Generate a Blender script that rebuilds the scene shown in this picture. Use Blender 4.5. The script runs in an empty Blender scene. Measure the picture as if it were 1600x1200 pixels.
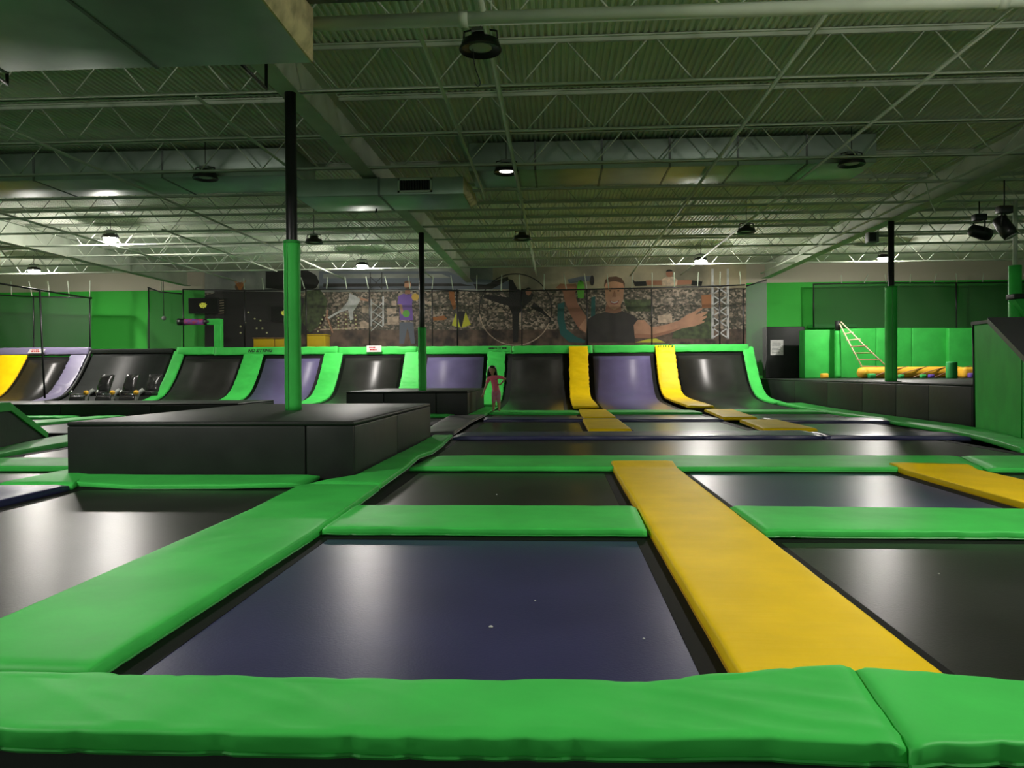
import bpy, bmesh, math, random
from mathutils import Vector, Matrix, noise
random.seed(7)
SC = bpy.context.scene
COL = SC.collection
PI = math.pi

# ------------------------------------------------------------------ camera, world, exposure
F_PX = 1200.0                       # focal length in pixels of the 1600 wide frame
EYE = Vector((0, 0, 1.05))
yaw, pitch, roll = math.atan(70 / F_PX), math.atan(16 / F_PX), math.radians(.35)
fw = Vector((-math.sin(yaw) * math.cos(pitch), math.cos(yaw) * math.cos(pitch), -math.sin(pitch)))
rt = fw.cross(Vector((0, 0, 1))).normalized()
up = rt.cross(fw)
rt2 = rt * math.cos(roll) - up * math.sin(roll)
up2 = up * math.cos(roll) + rt * math.sin(roll)
cam_d = bpy.data.cameras.new('camera')
cam = bpy.data.objects.new('camera', cam_d)
COL.objects.link(cam)
cam.matrix_world = Matrix(((rt2.x, up2.x, -fw.x, EYE.x), (rt2.y, up2.y, -fw.y, EYE.y), (rt2.z, up2.z, -fw.z, EYE.z), (0, 0, 0, 1)))
cam_d.sensor_fit = 'HORIZONTAL'
cam_d.sensor_width = 36
cam_d.lens = 36 * F_PX / 1600
cam_d.clip_end = 200
SC.camera = cam

world = bpy.data.worlds.new('world')
SC.world = world
world.use_nodes = True
world.node_tree.nodes['Background'].inputs[0].default_value = (.74, 1, .74, 1)  # added green fill light, enters through the side left open behind the camera
world.node_tree.nodes['Background'].inputs[1].default_value = .22
SC.view_settings.view_transform = 'Standard'
SC.view_settings.look = 'None'
SC.view_settings.gamma = 1
SC.view_settings.use_curve_mapping = False
SC.view_settings.exposure = 0.1
SC.cycles.use_denoising = True
SC.cycles.max_bounces = 8
SC.cycles.diffuse_bounces = 4
SC.cycles.transparent_max_bounces = 12
SC.cycles.sample_clamp_indirect = 6.0

LAMP_POWER = 880.0                  # emission strength of the lit high bay lamps

# ------------------------------------------------------------------ materials
M = {}
def mat(name, col, rough=.5, metal=0.0, bump=0.0, bscale=20.0, stretch=(1, 1, 1), var=0.0, vscale=3.0, emit=0.0, spec=.5, alpha=1.0, col2=None):
    m = bpy.data.materials.new(name)
    m.use_nodes = True
    nt = m.node_tree
    b = nt.nodes['Principled BSDF']
    b.inputs['Base Color'].default_value = (*col, 1)
    b.inputs['Roughness'].default_value = rough
    b.inputs['Metallic'].default_value = metal
    b.inputs['Specular IOR Level'].default_value = spec
    if alpha < 1:
        b.inputs['Alpha'].default_value = alpha
    if emit:
        b.inputs['Emission Color'].default_value = (*col, 1)
        b.inputs['Emission Strength'].default_value = emit
    tc = nt.nodes.new('ShaderNodeTexCoord')
    if var:
        n = nt.nodes.new('ShaderNodeTexNoise')
        n.inputs['Scale'].default_value = vscale
        n.inputs['Detail'].default_value = 6
        nt.links.new(tc.outputs['Object'], n.inputs['Vector'])
        r = nt.nodes.new('ShaderNodeValToRGB')
        c2 = col2 or tuple(c * (1 - var) for c in col)
        c1 = col if col2 else tuple(min(1, c * (1 + var)) for c in col)
        r.color_ramp.elements[0].position = .35
        r.color_ramp.elements[1].position = .65
        r.color_ramp.elements[0].color = (*c2, 1)
        r.color_ramp.elements[1].color = (*c1, 1)
        nt.links.new(n.outputs['Fac'], r.inputs['Fac'])
        nt.links.new(r.outputs['Color'], b.inputs['Base Color'])
    if bump:
        mp = nt.nodes.new('ShaderNodeMapping')
        mp.inputs['Scale'].default_value = stretch
        nt.links.new(tc.outputs['Object'], mp.inputs['Vector'])
        n = nt.nodes.new('ShaderNodeTexNoise')
        n.inputs['Scale'].default_value = bscale
        n.inputs['Detail'].default_value = 4
        nt.links.new(mp.outputs['Vector'], n.inputs['Vector'])
        bp = nt.nodes.new('ShaderNodeBump')
        bp.inputs['Strength'].default_value = bump
        bp.inputs['Distance'].default_value = .02
        nt.links.new(n.outputs['Fac'], bp.inputs['Height'])
        nt.links.new(bp.outputs['Normal'], b.inputs['Normal'])
    M[name] = m
    return m

mat('green_vinyl', (.055, .54, .085), .5, spec=.2, bump=.12, bscale=5, var=.10, vscale=2)
mat('yellow_vinyl', (.82, .56, .004), .52, spec=.13, bump=.12, bscale=5, stretch=(.5, 3, 1), var=.07, vscale=2)
mat('navy_vinyl', (.035, .035, .11), .35, bump=.25, bscale=7)
mat('purple_vinyl', (.17, .15, .25), .4, bump=.3, bscale=6)
mat('grey_vinyl', (.10, .095, .11), .4, bump=.2, bscale=6)
mat('black_vinyl', (.015, .018, .016), .5, spec=.35, bump=.12, bscale=8, var=.15)
mat('black_mat', (.022, .022, .02), .31, spec=.17, bump=.05, bscale=90, var=.25, vscale=1.2)
mat('navy_mat', (.036, .036, .095), .31, spec=.17, bump=.05, bscale=90, var=.12, vscale=1.2)
mat('purple_mat', (.105, .09, .185), .31, spec=.17, bump=.05, bscale=90, var=.12, vscale=1.2)
mat('green_mat', (.05, .16, .08), .31, spec=.17, bump=.05, bscale=90, var=.12, vscale=1.2)
mat('spring_black', (.006, .0065, .006), .65, spec=.15)
mat('stitch_green', (.02, .30, .04), .5)
mat('stitch_yellow', (.45, .26, .003), .5)
mat('stitch_dark', (.006, .006, .008), .6)
mat('piping_white', (.5, .5, .52), .5)
mat('ceiling_bounce_tint', (.68, .73, .60), .7, var=.10, vscale=.8)  # off-white deck with green bounce light from the pads mixed into its colour
mat('steel_bounce_tint', (.48, .54, .43), .6, var=.08, vscale=2)  # white steel, its base colour also carries the green bounce light
mat('galvanised', (.38, .46, .40), .45, metal=.85, bump=.10, bscale=3, var=.12, vscale=1.5)
mat('galvanised_dark', (.16, .18, .17), .5, metal=.5, var=.2)
mat('insulation', (.55, .47, .26), .9, bump=.8, bscale=9, var=.3, vscale=5)
mat('black_paint', (.010, .010, .011), .4)
mat('black_plastic', (.012, .012, .012), .35)
mat('grey_plastic', (.22, .24, .22), .5)
mat('chrome', (.6, .6, .6), .25, metal=1)
mat('floor_concrete', (.12, .12, .11), .8, var=.2)
mat('white_paint', (.75, .75, .72), .5)
mat('paper', (.62, .62, .60), .7, var=.15, vscale=25)
mat('sign_white', (.75, .72, .72), .6)
mat('red_print', (.55, .03, .03), .6)
mat('black_print', (.006, .01, .006), .6)
mat('lamp_glow', (1.0, .94, .88), .5, emit=LAMP_POWER)
mat('lens_lit', (1.0, .93, .85), .5, emit=2.2)
mat('lens_off', (.35, .36, .33), .3)
mat('screen', (.008, .012, .009), .6, spec=.1)
mat('screen_logo', (.50, .52, .05), .5, emit=.7)
mat('rope', (.62, .52, .34), .9)
mat('wood_rung', (.30, .16, .09), .6)
mat('wood_top', (.30, .15, .06), .6, var=.3, vscale=8)
mat('foam_yellow', (.80, .45, .03), .6, bump=.5, bscale=4)
mat('foam_green', (.03, .42, .09), .6)
mat('foam_purple', (.12, .06, .35), .6)
mat('jelly_purple', (.20, .08, .42), .5, var=.7, vscale=6, col2=(.6, .06, .06))
mat('leather_black', (.02, .02, .02), .22, bump=.6, bscale=9)
mat('skin', (.46, .25, .16), .5)
mat('hair', (.016, .010, .008), .4)
mat('pink_cloth', (.80, .15, .23), .8, bump=.2, bscale=30)
mat('leggings', (.66, .15, .24), .8, var=.5, vscale=11, col2=(.55, .30, .42))
mat('eye_dark', (.01, .008, .007), .2)
mat('lip', (.35, .09, .08), .5)

def net_material(name, col, alpha):
    m = bpy.data.materials.new(name)
    m.use_nodes = True
    nt = m.node_tree
    nt.nodes.clear()
    out = nt.nodes.new('ShaderNodeOutputMaterial')
    mix = nt.nodes.new('ShaderNodeMixShader')
    tr = nt.nodes.new('ShaderNodeBsdfTransparent')
    df = nt.nodes.new('ShaderNodeBsdfDiffuse')
    df.inputs[0].default_value = (*col, 1)
    mix.inputs[0].default_value = alpha
    nt.links.new(tr.outputs[0], mix.inputs[1])
    nt.links.new(df.outputs[0], mix.inputs[2])
    nt.links.new(mix.outputs[0], out.inputs[0])
    M[name] = m
net_material('net_black', (.05, .048, .045), .30)
net_material('net_dark', (.05, .07, .05), .55)
net_material('net_grey', (.10, .10, .10), .72)

def wall_paint():
    m = bpy.data.materials.new('wall_paint')
    m.use_nodes = True
    nt = m.node_tree
    b = nt.nodes['Principled BSDF']
    b.inputs['Roughness'].default_value = .75
    g = nt.nodes.new('ShaderNodeNewGeometry')
    s = nt.nodes.new('ShaderNodeSeparateXYZ')
    nt.links.new(g.outputs['Position'], s.inputs[0])
    r = nt.nodes.new('ShaderNodeMath')
    r.operation = 'GREATER_THAN'
    r.inputs[1].default_value = 4.82
    nt.links.new(s.outputs['Z'], r.inputs[0])
    mx = nt.nodes.new('ShaderNodeMix')
    mx.data_type = 'RGBA'
    mx.inputs[6].default_value = (.045, .50, .05, 1)
    mx.inputs[7].default_value = (.55, .50, .40, 1)
    nt.links.new(r.outputs[0], mx.inputs[0])
    nt.links.new(mx.outputs[2], b.inputs['Base Color'])
    M['wall_paint'] = m
wall_paint()

def city_material():
    m = bpy.data.materials.new('mural_city')
    m.use_nodes = True
    nt = m.node_tree
    b = nt.nodes['Principled BSDF']
    b.inputs['Roughness'].default_value = .7
    tc = nt.nodes.new('ShaderNodeTexCoord')
    mp = nt.nodes.new('ShaderNodeMapping')
    mp.inputs['Scale'].default_value = (1, 1, 1.15)
    nt.links.new(tc.outputs['Object'], mp.inputs[0])
    v = nt.nodes.new('ShaderNodeTexVoronoi')
    v.distance = 'CHEBYCHEV'
    v.inputs['Scale'].default_value = 12.0
    nt.links.new(mp.outputs[0], v.inputs['Vector'])
    n = nt.nodes.new('ShaderNodeTexNoise')
    n.inputs['Scale'].default_value = .8
    n.inputs['Detail'].default_value = 8
    n.inputs['Roughness'].default_value = .7
    nt.links.new(mp.outputs[0], n.inputs['Vector'])
    hs = nt.nodes.new('ShaderNodeSeparateColor')
    nt.links.new(v.outputs['Color'], hs.inputs[0])
    mu = nt.nodes.new('ShaderNodeMath')
    mu.operation = 'MULTIPLY'
    nt.links.new(hs.outputs[0], mu.inputs[0])
    nt.links.new(n.outputs['Fac'], mu.inputs[1])
    r = nt.nodes.new('ShaderNodeValToRGB')
    e = r.color_ramp.elements
    e[0].position = .14
    e[0].color = (.075, .075, .05, 1)
    e[1].position = .55
    e[1].color = (.78, .62, .48, 1)
    a = e.new(.30)
    a.color = (.27, .21, .16, 1)
    nt.links.new(mu.outputs[0], r.inputs[0])
    nt.links.new(r.outputs[0], b.inputs['Base Color'])
    M['mural_city'] = m
city_material()
mat('mural_plaza', (0.246, 0.160, 0.109), .7, var=.7, vscale=2.2, col2=(.035, .024, .018))
mat('mural_sky', (0.493, 0.493, 0.435), .7, var=.5, vscale=.5, col2=(.17, .19, .18))
mat('mural_sky_warm', (0.609, 0.522, 0.348), .7, var=.4, vscale=.6, col2=(.25, .23, .17))
mat('mural_dark', (.020, .020, .018), .7)
mat('mural_charcoal', (.045, .040, .038), .7, var=.2)
mat('mural_navy', (0.160, 0.181, 0.217), .7)
mat('mural_skin', (0.725, 0.377, 0.232), .7, var=.15, vscale=2)
mat('mural_skin_shade', (0.478, 0.217, 0.131), .7)
mat('mural_white', (0.850, 0.850, 0.841), .7, var=.2, vscale=4)
mat('mural_lips', (0.435, 0.145, 0.116), .7)
mat('mural_purple', (0.246, 0.123, 0.580), .7)
mat('mural_denim', (0.160, 0.189, 0.246), .7)
mat('mural_green', (0.174, 0.609, 0.072), .7)
mat('mural_gold', (0.850, 0.551, 0.087), .7)
mat('mural_yellow', (0.850, 0.841, 0.058), .7)
mat('mural_teal', (0.022, 0.160, 0.145), .7)
mat('mural_bulb', (0.850, 0.850, 0.435), .7)
mat('mural_rust', (0.493, 0.174, 0.043), .7)
mat('mural_foliage', (0.072, 0.109, 0.036), .7, var=.5, vscale=6)
mat('mural_brown', (0.160, 0.087, 0.051), .7)
mat('mural_stone', (0.725, 0.551, 0.406), .7, var=.3, vscale=5)

# ------------------------------------------------------------------ mesh helpers
def link(o, parent=None):
    COL.objects.link(o)
    if parent is not None:
        o.parent = parent
    return o

def tag(o, label=None, cat=None, group=None, kind=None):
    if label:
        o['label'] = label
        o['kind'] = 'thing'
    if cat: o['category'] = cat
    if group: o['group'] = group
    if kind: o['kind'] = kind
    return o

def thing(name, label, cat, loc=(0, 0, 0), group=None):
    o = bpy.data.objects.new(name, None)
    o.location = loc
    o.empty_display_size = .2
    link(o)
    return tag(o, label, cat, group)

def copy_tree(o, parent=None):
    c = o.copy()
    COL.objects.link(c)
    if parent is not None:
        c.parent = parent
    for ch in list(o.children):
        copy_tree(ch, c)
    return c

class MB:
    """collects shapes for one mesh object"""
    def __init__(s):
        s.v, s.f, s.mi, s.ms, s.cur, s.sm = [], [], [], [], 0, []
    def use(s, m):
        if m not in s.ms: s.ms.append(m)
        s.cur = s.ms.index(m)
        return s
    def add(s, vs, fs, smooth=False):
        k = len(s.v)
        s.v += [tuple(p) for p in vs]
        for f in fs:
            s.f.append(tuple(i + k for i in f))
            s.mi.append(s.cur)
            s.sm.append(smooth)
        return s
    def box(s, a, b):
        (x0, y0, z0), (x1, y1, z1) = a, b
        s.add([(x0, y0, z0), (x1, y0, z0), (x1, y1, z0), (x0, y1, z0), (x0, y0, z1), (x1, y0, z1), (x1, y1, z1), (x0, y1, z1)],
              [(3, 2, 1, 0), (4, 5, 6, 7), (0, 1, 5, 4), (1, 2, 6, 5), (2, 3, 7, 6), (3, 0, 4, 7)])
        return s
    def bbox(s, a, b, r=.02):
        """box with rounded (two step) edges"""
        bm = bmesh.new()
        bmesh.ops.create_cube(bm, size=1)
        for v in bm.verts:
            v.co = Vector([(a[i] + b[i]) / 2 + v.co[i] * (b[i] - a[i]) for i in range(3)])
        r = min(r, min(abs(b[i] - a[i]) for i in range(3)) * .45)
        bmesh.ops.bevel(bm, geom=bm.edges[:], offset=r, segments=2, affect='EDGES', profile=.6)
        bm.verts.index_update()
        s.add([v.co for v in bm.verts], [[v.index for v in f.verts] for f in bm.faces], True)
        bm.free()
        return s
    def tube(s, pts, r, n=8, caps=True):
        pts = [Vector(p) for p in pts]
        rs = r if isinstance(r, (list, tuple)) else [r] * len(pts)
        ring, ref = [], None
        for i, p in enumerate(pts):
            t = (pts[min(i + 1, len(pts) - 1)] - pts[max(i - 1, 0)]).normalized()
            if ref is None:
                ref = t.cross(Vector((0, 0, 1)))
                if ref.length < .1: ref = t.cross(Vector((1, 0, 0)))
            u = (ref - t * ref.dot(t)).normalized()
            w = t.cross(u)
            ref = u
            ring.append([p + (u * math.cos(2 * PI * k / n) + w * math.sin(2 * PI * k / n)) * rs[i] for k in range(n)])
        vs = [q for rg in ring for q in rg]
        fs = []
        for i in range(len(pts) - 1):
            for k in range(n):
                fs.append((i * n + k, i * n + (k + 1) % n, (i + 1) * n + (k + 1) % n, (i + 1) * n + k))
        if caps:
            fs.append(tuple(range(n - 1, -1, -1)))
            fs.append(tuple((len(pts) - 1) * n + k for k in range(n)))
        return s.add(vs, fs, n > 5)
    def lathe(s, c, prof, n=20):
        """prof: (radius, z) pairs around a vertical axis through c"""
        vs, fs = [], []
        for r, z in prof:
            for k in range(n):
                vs.append((c[0] + r * math.cos(2 * PI * k / n), c[1] + r * math.sin(2 * PI * k / n), c[2] + z))
        for i in range(len(prof) - 1):
            for k in range(n):
                fs.append((i * n + k, i * n + (k + 1) % n, (i + 1) * n + (k + 1) % n, (i + 1) * n + k))
        fs.append(tuple(range(n - 1, -1, -1)))
        fs.append(tuple((len(prof) - 1) * n + k for k in range(n)))
        return s.add(vs, fs, True)
    def prism(s, poly, vec):
        """closed prism: polygon of 3D points pushed along vec"""
        n = len(poly)
        a = [Vector(p) for p in poly]
        b = [p + Vector(vec) for p in a]
        fs = [tuple(range(n - 1, -1, -1)), tuple(range(n, 2 * n))]
        for i in range(n):
            fs.append((i, (i + 1) % n, n + (i + 1) % n, n + i))
        return s.add(a + b, fs)
    def ell(s, c, r, n=12, m=8, rot=None):
        vs, fs = [], []
        for i in range(m + 1):
            th = PI * i / m
            for k in range(n):
                ph = 2 * PI * k / n
                p = Vector((r[0] * math.sin(th) * math.cos(ph), r[1] * math.sin(th) * math.sin(ph), r[2] * math.cos(th)))
                if rot: p = rot @ p
                vs.append(p + Vector(c))
        for i in range(m):
            for k in range(n):
                fs.append((i * n + k, (i + 1) * n + k, (i + 1) * n + (k + 1) % n, i * n + (k + 1) % n))
        return s.add(vs, fs, True)
    def build(s, name, m=None, parent=None, fix=True):
        me = bpy.data.meshes.new(name)
        me.from_pydata(s.v, [], s.f)
        ms = s.ms if s.ms else [m]
        for x in ms: me.materials.append(M[x])
        me.polygons.foreach_set('material_index', s.mi if s.ms else [0] * len(s.f))
        me.polygons.foreach_set('use_smooth', s.sm)
        me.update()
        if fix:
            bm = bmesh.new()
            bm.from_mesh(me)
            bmesh.ops.recalc_face_normals(bm, faces=bm.faces[:])
            bm.to_mesh(me)
            bm.free()
        o = bpy.data.objects.new(name, me)
        link(o, parent)
        if parent is not None:
            o.location = -parent.location        # vertices are given in room coordinates
        return o

def resample(pts, step):
    pts = [Vector(p) for p in pts]
    seg = [(pts[i + 1] - pts[i]).length for i in range(len(pts) - 1)]
    tot = sum(seg)
    n = max(2, int(tot / step) + 1)
    out = []
    for k in range(n + 1):
        d = tot * k / n
        i = 0
        while i < len(seg) - 1 and d > seg[i]:
            d -= seg[i]
            i += 1
        out.append(pts[i].lerp(pts[i + 1], min(1, d / seg[i]) if seg[i] > 0 else 0))
    return out, tot

def smooth_path(pts, k=2):
    pts = [Vector(p) for p in pts]
    for _ in range(k):
        q = [pts[0]]
        for i in range(len(pts) - 1):
            q += [pts[i].lerp(pts[i + 1], .25), pts[i].lerp(pts[i + 1], .75)]
        q.append(pts[-1])
        pts = q
    return pts

def pad_mb(L, R, t=.055, r=.018, wr=.0, wf=3.0, seed=0, step=.14, across=7, top_wr=.0, crease=None, pucker=0.0):
    """a stuffed vinyl pad whose top edges run along L and R"""
    n0 = len(L)
    Ls, tot = resample(L, step)
    n = len(Ls)
    Rp = [Vector(p) for p in R]
    segR = [(Rp[i + 1] - Rp[i]).length for i in range(len(Rp) - 1)]
    totR = sum(segR)
    Rs = []
    for k in range(n):
        d = totR * k / (n - 1)
        i = 0
        while i < len(segR) - 1 and d > segR[i]:
            d -= segR[i]
            i += 1
        Rs.append(Rp[i].lerp(Rp[i + 1], min(1, d / segR[i])))
    prof = [(0.012, -t, 1), (0, -t * .8, 1), (0, -t * .5, 1), (0.003, -r * .6, 1), (r * .35, -r * .2, .8), (r, 0, .5), (r * 2.2, .002, .3)]
    rows = []
    for i in range(n):
        a, b = Ls[i], Rs[i]
        T = (Ls[min(i + 1, n - 1)] - Ls[max(i - 1, 0)]) + (Rs[min(i + 1, n - 1)] - Rs[max(i - 1, 0)])
        T.normalize()
        W = (b - a)
        wlen = W.length
        W.normalize()
        N = W.cross(T)
        if N.z < 0 or (abs(N.z) < 1e-3 and N.y > 0): N = -N
        N.normalize()
        u = tot * i / (n - 1)
        endf = min(1, min(i, n - 1 - i) / 1.5 + .25)
        row = []
        for side in (0, 1):
            ps = []
            for (dx, dz, wgt) in prof:
                nz = noise.noise(Vector((u * wf, seed * 7.3 + side * 3.1, dz * 8)))
                off = wr * wgt * nz
                if pucker: off -= pucker * wgt * max(0, 1 - 6 * abs(noise.noise(Vector((u * 4.5, seed * 3.3 + side, 1)))))
                dz2 = dz * 1.0
                p = (a + W * (dx - off)) if side == 0 else (b - W * (dx - off))
                p = p + N * (dz2 + wr * .5 * wgt * nz - (1 - endf) * .02 * (1 if dz > -t * .6 else 0))
                ps.append(p)
            if side == 0:
                row += ps
                for k in range(1, across):
                    f = k / across
                    w0 = r * 2.2 / wlen
                    ff = w0 + (1 - 2 * w0) * f
                    q = a.lerp(b, ff)
                    nz = noise.noise(Vector((u * 1.3, ff * wlen * 1.6, seed * 3.7)))
                    nz2 = noise.noise(Vector((u * wf * .8 + ff * wlen * 1.4, ff * wlen * .5, seed * 1.7 + 9)))
                    sw = ff * wlen
                    if crease:
                        fu, fs_, amp, ang = crease
                        al, pe = u * math.cos(ang) + sw * math.sin(ang), -u * math.sin(ang) + sw * math.cos(ang)
                        fold = max(0, 1 - 4.5 * abs(noise.noise(Vector((al * fu, pe * fs_, seed * 2.3 + 5)))))
                        fold += .6 * max(0, 1 - 5 * abs(noise.noise(Vector((al * fu * 1.7 + 3, pe * fs_ * 1.9, seed * 1.3 + 2)))))
                    else:
                        amp, fold = top_wr * 1.4, max(0, 1 - 3.2 * abs(noise.noise(Vector((u * 1.6 + sw * 2.2, (u * .35 - sw * .3), seed * 2.3 + 5)))))
                    msk = min(1, max(0, noise.noise(Vector((u * .7, sw * .8, seed * 5.1))) + .4))
                    row.append(q + N * (.003 + top_wr * nz + top_wr * .6 * nz2 + amp * fold * msk - (1 - endf) * .02))
            else:
                row += ps[::-1]
        rows.append(row)
    m = len(rows[0])
    vs = [p for row in rows for p in row]
    fs = []
    for i in range(n - 1):
        for k in range(m - 1):
            fs.append((i * m + k, i * m + k + 1, (i + 1) * m + k + 1, (i + 1) * m + k))
        fs.append((i * m + m - 1, i * m, (i + 1) * m, (i + 1) * m + m - 1))
    fs.append(tuple(range(m)))
    fs.append(tuple((n - 1) * m + k for k in range(m - 1, -1, -1)))
    mb = MB()
    mb.add(vs, fs, True)
    return mb, rows, m

STITCH = {'green_vinyl': 'stitch_green', 'yellow_vinyl': 'stitch_yellow', 'navy_vinyl': 'stitch_dark', 'purple_vinyl': 'stitch_dark', 'grey_vinyl': 'piping_white'}
def pad(name, label, L, R, m, t=.055, group=None, seam='R', seam_mat=None, parent=None, **kw):
    mb, rows, mm = pad_mb(L, R, t, **kw)
    o = mb.build(name, m, parent)
    if label: tag(o, label, 'pad', group)
    if seam:
        for s in seam:
            idx = 1 if s == 'L' else mm - 2
            sm = MB()
            sm.tube([rows[i][idx] for i in range(len(rows))], .006 if t > .04 else .005, 5)
            q = sm.build('edge_seam', seam_mat or STITCH[m], o)
            q.location = (0, 0, 0)
    return o

def flat_pad(name, label, x0, x1, y0, y1, m, z=0.0, along='x', **kw):
    if along == 'x':      # pad running across the room; R = the edge facing the camera
        return pad(name, label, [(x0, y1, z), (x1, y1, z)], [(x0, y0, z), (x1, y0, z)], m, **kw)
    return pad(name, label, [(x0, y0, z), (x0, y1, z)], [(x1, y0, z), (x1, y1, z)], m, **kw)

def sheet(pathL, pathR, t, step=.3, across=2):
    """thin closed slab following two edge curves"""
    Ls, _ = resample(pathL, step)
    n = len(Ls)
    Rs = []
    Rp = [Vector(p) for p in pathR]
    segR = [(Rp[i + 1] - Rp[i]).length for i in range(len(Rp) - 1)]
    totR = sum(segR)
    for k in range(n):
        d = totR * k / (n - 1)
        i = 0
        while i < len(segR) - 1 and d > segR[i]:
            d -= segR[i]
            i += 1
        Rs.append(Rp[i].lerp(Rp[i + 1], min(1, d / segR[i])))
    top, bot = [], []
    for i in range(n):
        T = (Ls[min(i + 1, n - 1)] - Ls[max(i - 1, 0)]).normalized()
        W = (Rs[i] - Ls[i]).normalized()
        N = W.cross(T)
        if N.z < 0: N = -N
        for k in range(across + 1):
            p = Ls[i].lerp(Rs[i], k / across)
            top.append(p)
            bot.append(p - N * t)
    m = across + 1
    nv = len(top)
    fs = []
    for i in range(n - 1):
        for k in range(across):
            a = i * m + k
            fs.append((a, a + 1, a + m + 1, a + m))
            fs.append((nv + a, nv + a + m, nv + a + m + 1, nv + a + 1))
        fs.append((i * m, i * m + m, nv + i * m + m, nv + i * m))
        e = i * m + across
        fs.append((e, nv + e, nv + e + m, e + m))
    for k in range(across):
        fs.append((k, nv + k, nv + k + 1, k + 1))
        e = (n - 1) * m + k
        fs.append((e, e + 1, nv + e + 1, nv + e))
    mb = MB()
    mb.add(top + bot, fs, True)
    return mb

BED_Z = -.062
def trampoline(label, x0, x1, y0, y1, m, group=None, band=.11):
    """a rectangular jump mat in its black spring cover"""
    t = thing('trampoline', label, 'trampoline', ((x0 + x1) / 2, (y0 + y1) / 2, BED_Z), group)
    e = .06
    MB().box((x0 + band, y0 + band, BED_Z - .012), (x1 - band, y1 - band, BED_Z)).build('jump_mat', m, t)
    c = MB()
    z0, z1 = BED_Z - .03, BED_Z + .002
    c.box((x0 - e, y0 - e, z0), (x0 + band, y1 + e, z1)).box((x1 - band, y0 - e, z0), (x1 + e, y1 + e, z1))
    c.box((x0 + band, y0 - e, z0), (x1 - band, y0 + band, z1)).box((x0 + band, y1 - band, z0), (x1 - band, y1 + e, z1))
    c.build('spring_cover', 'spring_black', t)
    return t

def lettering(text, width, loc, m, parent, rot=(PI / 2, 0, 0), name='lettering', shear=0.0, bold=.035):
    cu = bpy.data.curves.new(name, 'FONT')
    cu.body = text
    cu.align_x = 'CENTER'
    cu.align_y = 'CENTER'
    cu.extrude = .002
    cu.shear = shear
    cu.offset = bold
    tmp = bpy.data.objects.new(name, cu)
    COL.objects.link(tmp)
    bpy.context.view_layer.update()
    me = bpy.data.meshes.new_from_object(tmp.evaluated_get(bpy.context.evaluated_depsgraph_get()))
    me.name = name
    w = max(v.co.x for v in me.vertices) - min(v.co.x for v in me.vertices)
    bpy.data.objects.remove(tmp)
    bpy.data.curves.remove(cu)
    me.materials.clear()
    me.materials.append(M[m])
    for v in me.vertices: v.co *= width / w
    o = bpy.data.objects.new(name, me)
    link(o, parent)
    o.location = Vector(loc) - (parent.location if parent is not None else Vector())
    o.rotation_euler = rot
    return o

def at(px, py, Y):
    """room point seen at pixel (px, py) of the photograph on the upright plane at depth Y"""
    d = fw + rt2 * ((px - 800) / F_PX) - up2 * ((py - 600) / F_PX)
    return EYE + d * ((Y - EYE.y) / d.y)

def on_deck(px, py, z=0.0):
    d = fw + rt2 * ((px - 800) / F_PX) - up2 * ((py - 600) / F_PX)
    return EYE + d * ((z - EYE.z) / d.z)

# ------------------------------------------------------------------ the room
XL, XR, YB, YW, ZF, ZD = -27.0, 25.0, -3.0, 33.0, -1.0, 5.66
def struct(name, mb, m=None, parent=None):
    o = mb.build(name, m, parent)
    o['kind'] = 'structure'
    return o
struct('floor', MB().box((XL, YB, ZF - .1), (XR, YW, ZF)), 'floor_concrete')
dk = MB()
p, vs = .10, []
x = XL
k = 0
prof = []
while x < XR:
    prof += [(x, ZD), (x + p * .42, ZD), (x + p * .55, ZD + .032), (x + p * .87, ZD + .032)]
    x += p
n = len(prof)
vs = [(a, YB, z) for a, z in prof] + [(a, YW + .1, z) for a, z in prof]
dk.add(vs, [(i, i + 1, n + i + 1, n + i) for i in range(n - 1)])
dk.box((XL, YB, ZD + .08), (XR, YW + .1, ZD + .2))
struct('ceiling', dk, 'ceiling_bounce_tint')
struct('wall_rear', MB().box((XL, YW, ZF), (XR, YW + .2, ZD + .1)), 'wall_paint')
struct('wall_left', MB().box((XL - .2, YB, ZF), (XL, YW, ZD + .1)), 'wall_paint')
struct('wall_right', MB().box((XR, YB, ZF), (XR + .2, YW, ZD + .1)), 'wall_paint')

# ------------------------------------------------------------------ main girders on the posts
def girder(x, label):
    t = thing('steel_girder', label, 'girder', (x, YB, 5.0), 'deep white girders running towards the rear wall')
    g = MB()
    g.box((x - .012, YB, 5.02), (x + .012, YW, 5.62))
    g.build('web_plate', 'steel_bounce_tint', t)
    MB().box((x - .15, YB, 4.995), (x + .15, YW, 5.02)).build('bottom_flange', 'steel_bounce_tint', t)
    MB().box((x - .15, YB, 5.62), (x + .15, YW, 5.645)).build('top_flange', 'steel_bounce_tint', t)
GX1, GX2 = -3.72, 8.8
girder(GX1, 'deep white girder over the post standing in the nearest black platform')
girder(GX2, 'deep white girder over the post on the foam pit platform')
girder(GX1 - 12.5, 'deep white girder over the bay of black ride seats')

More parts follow.
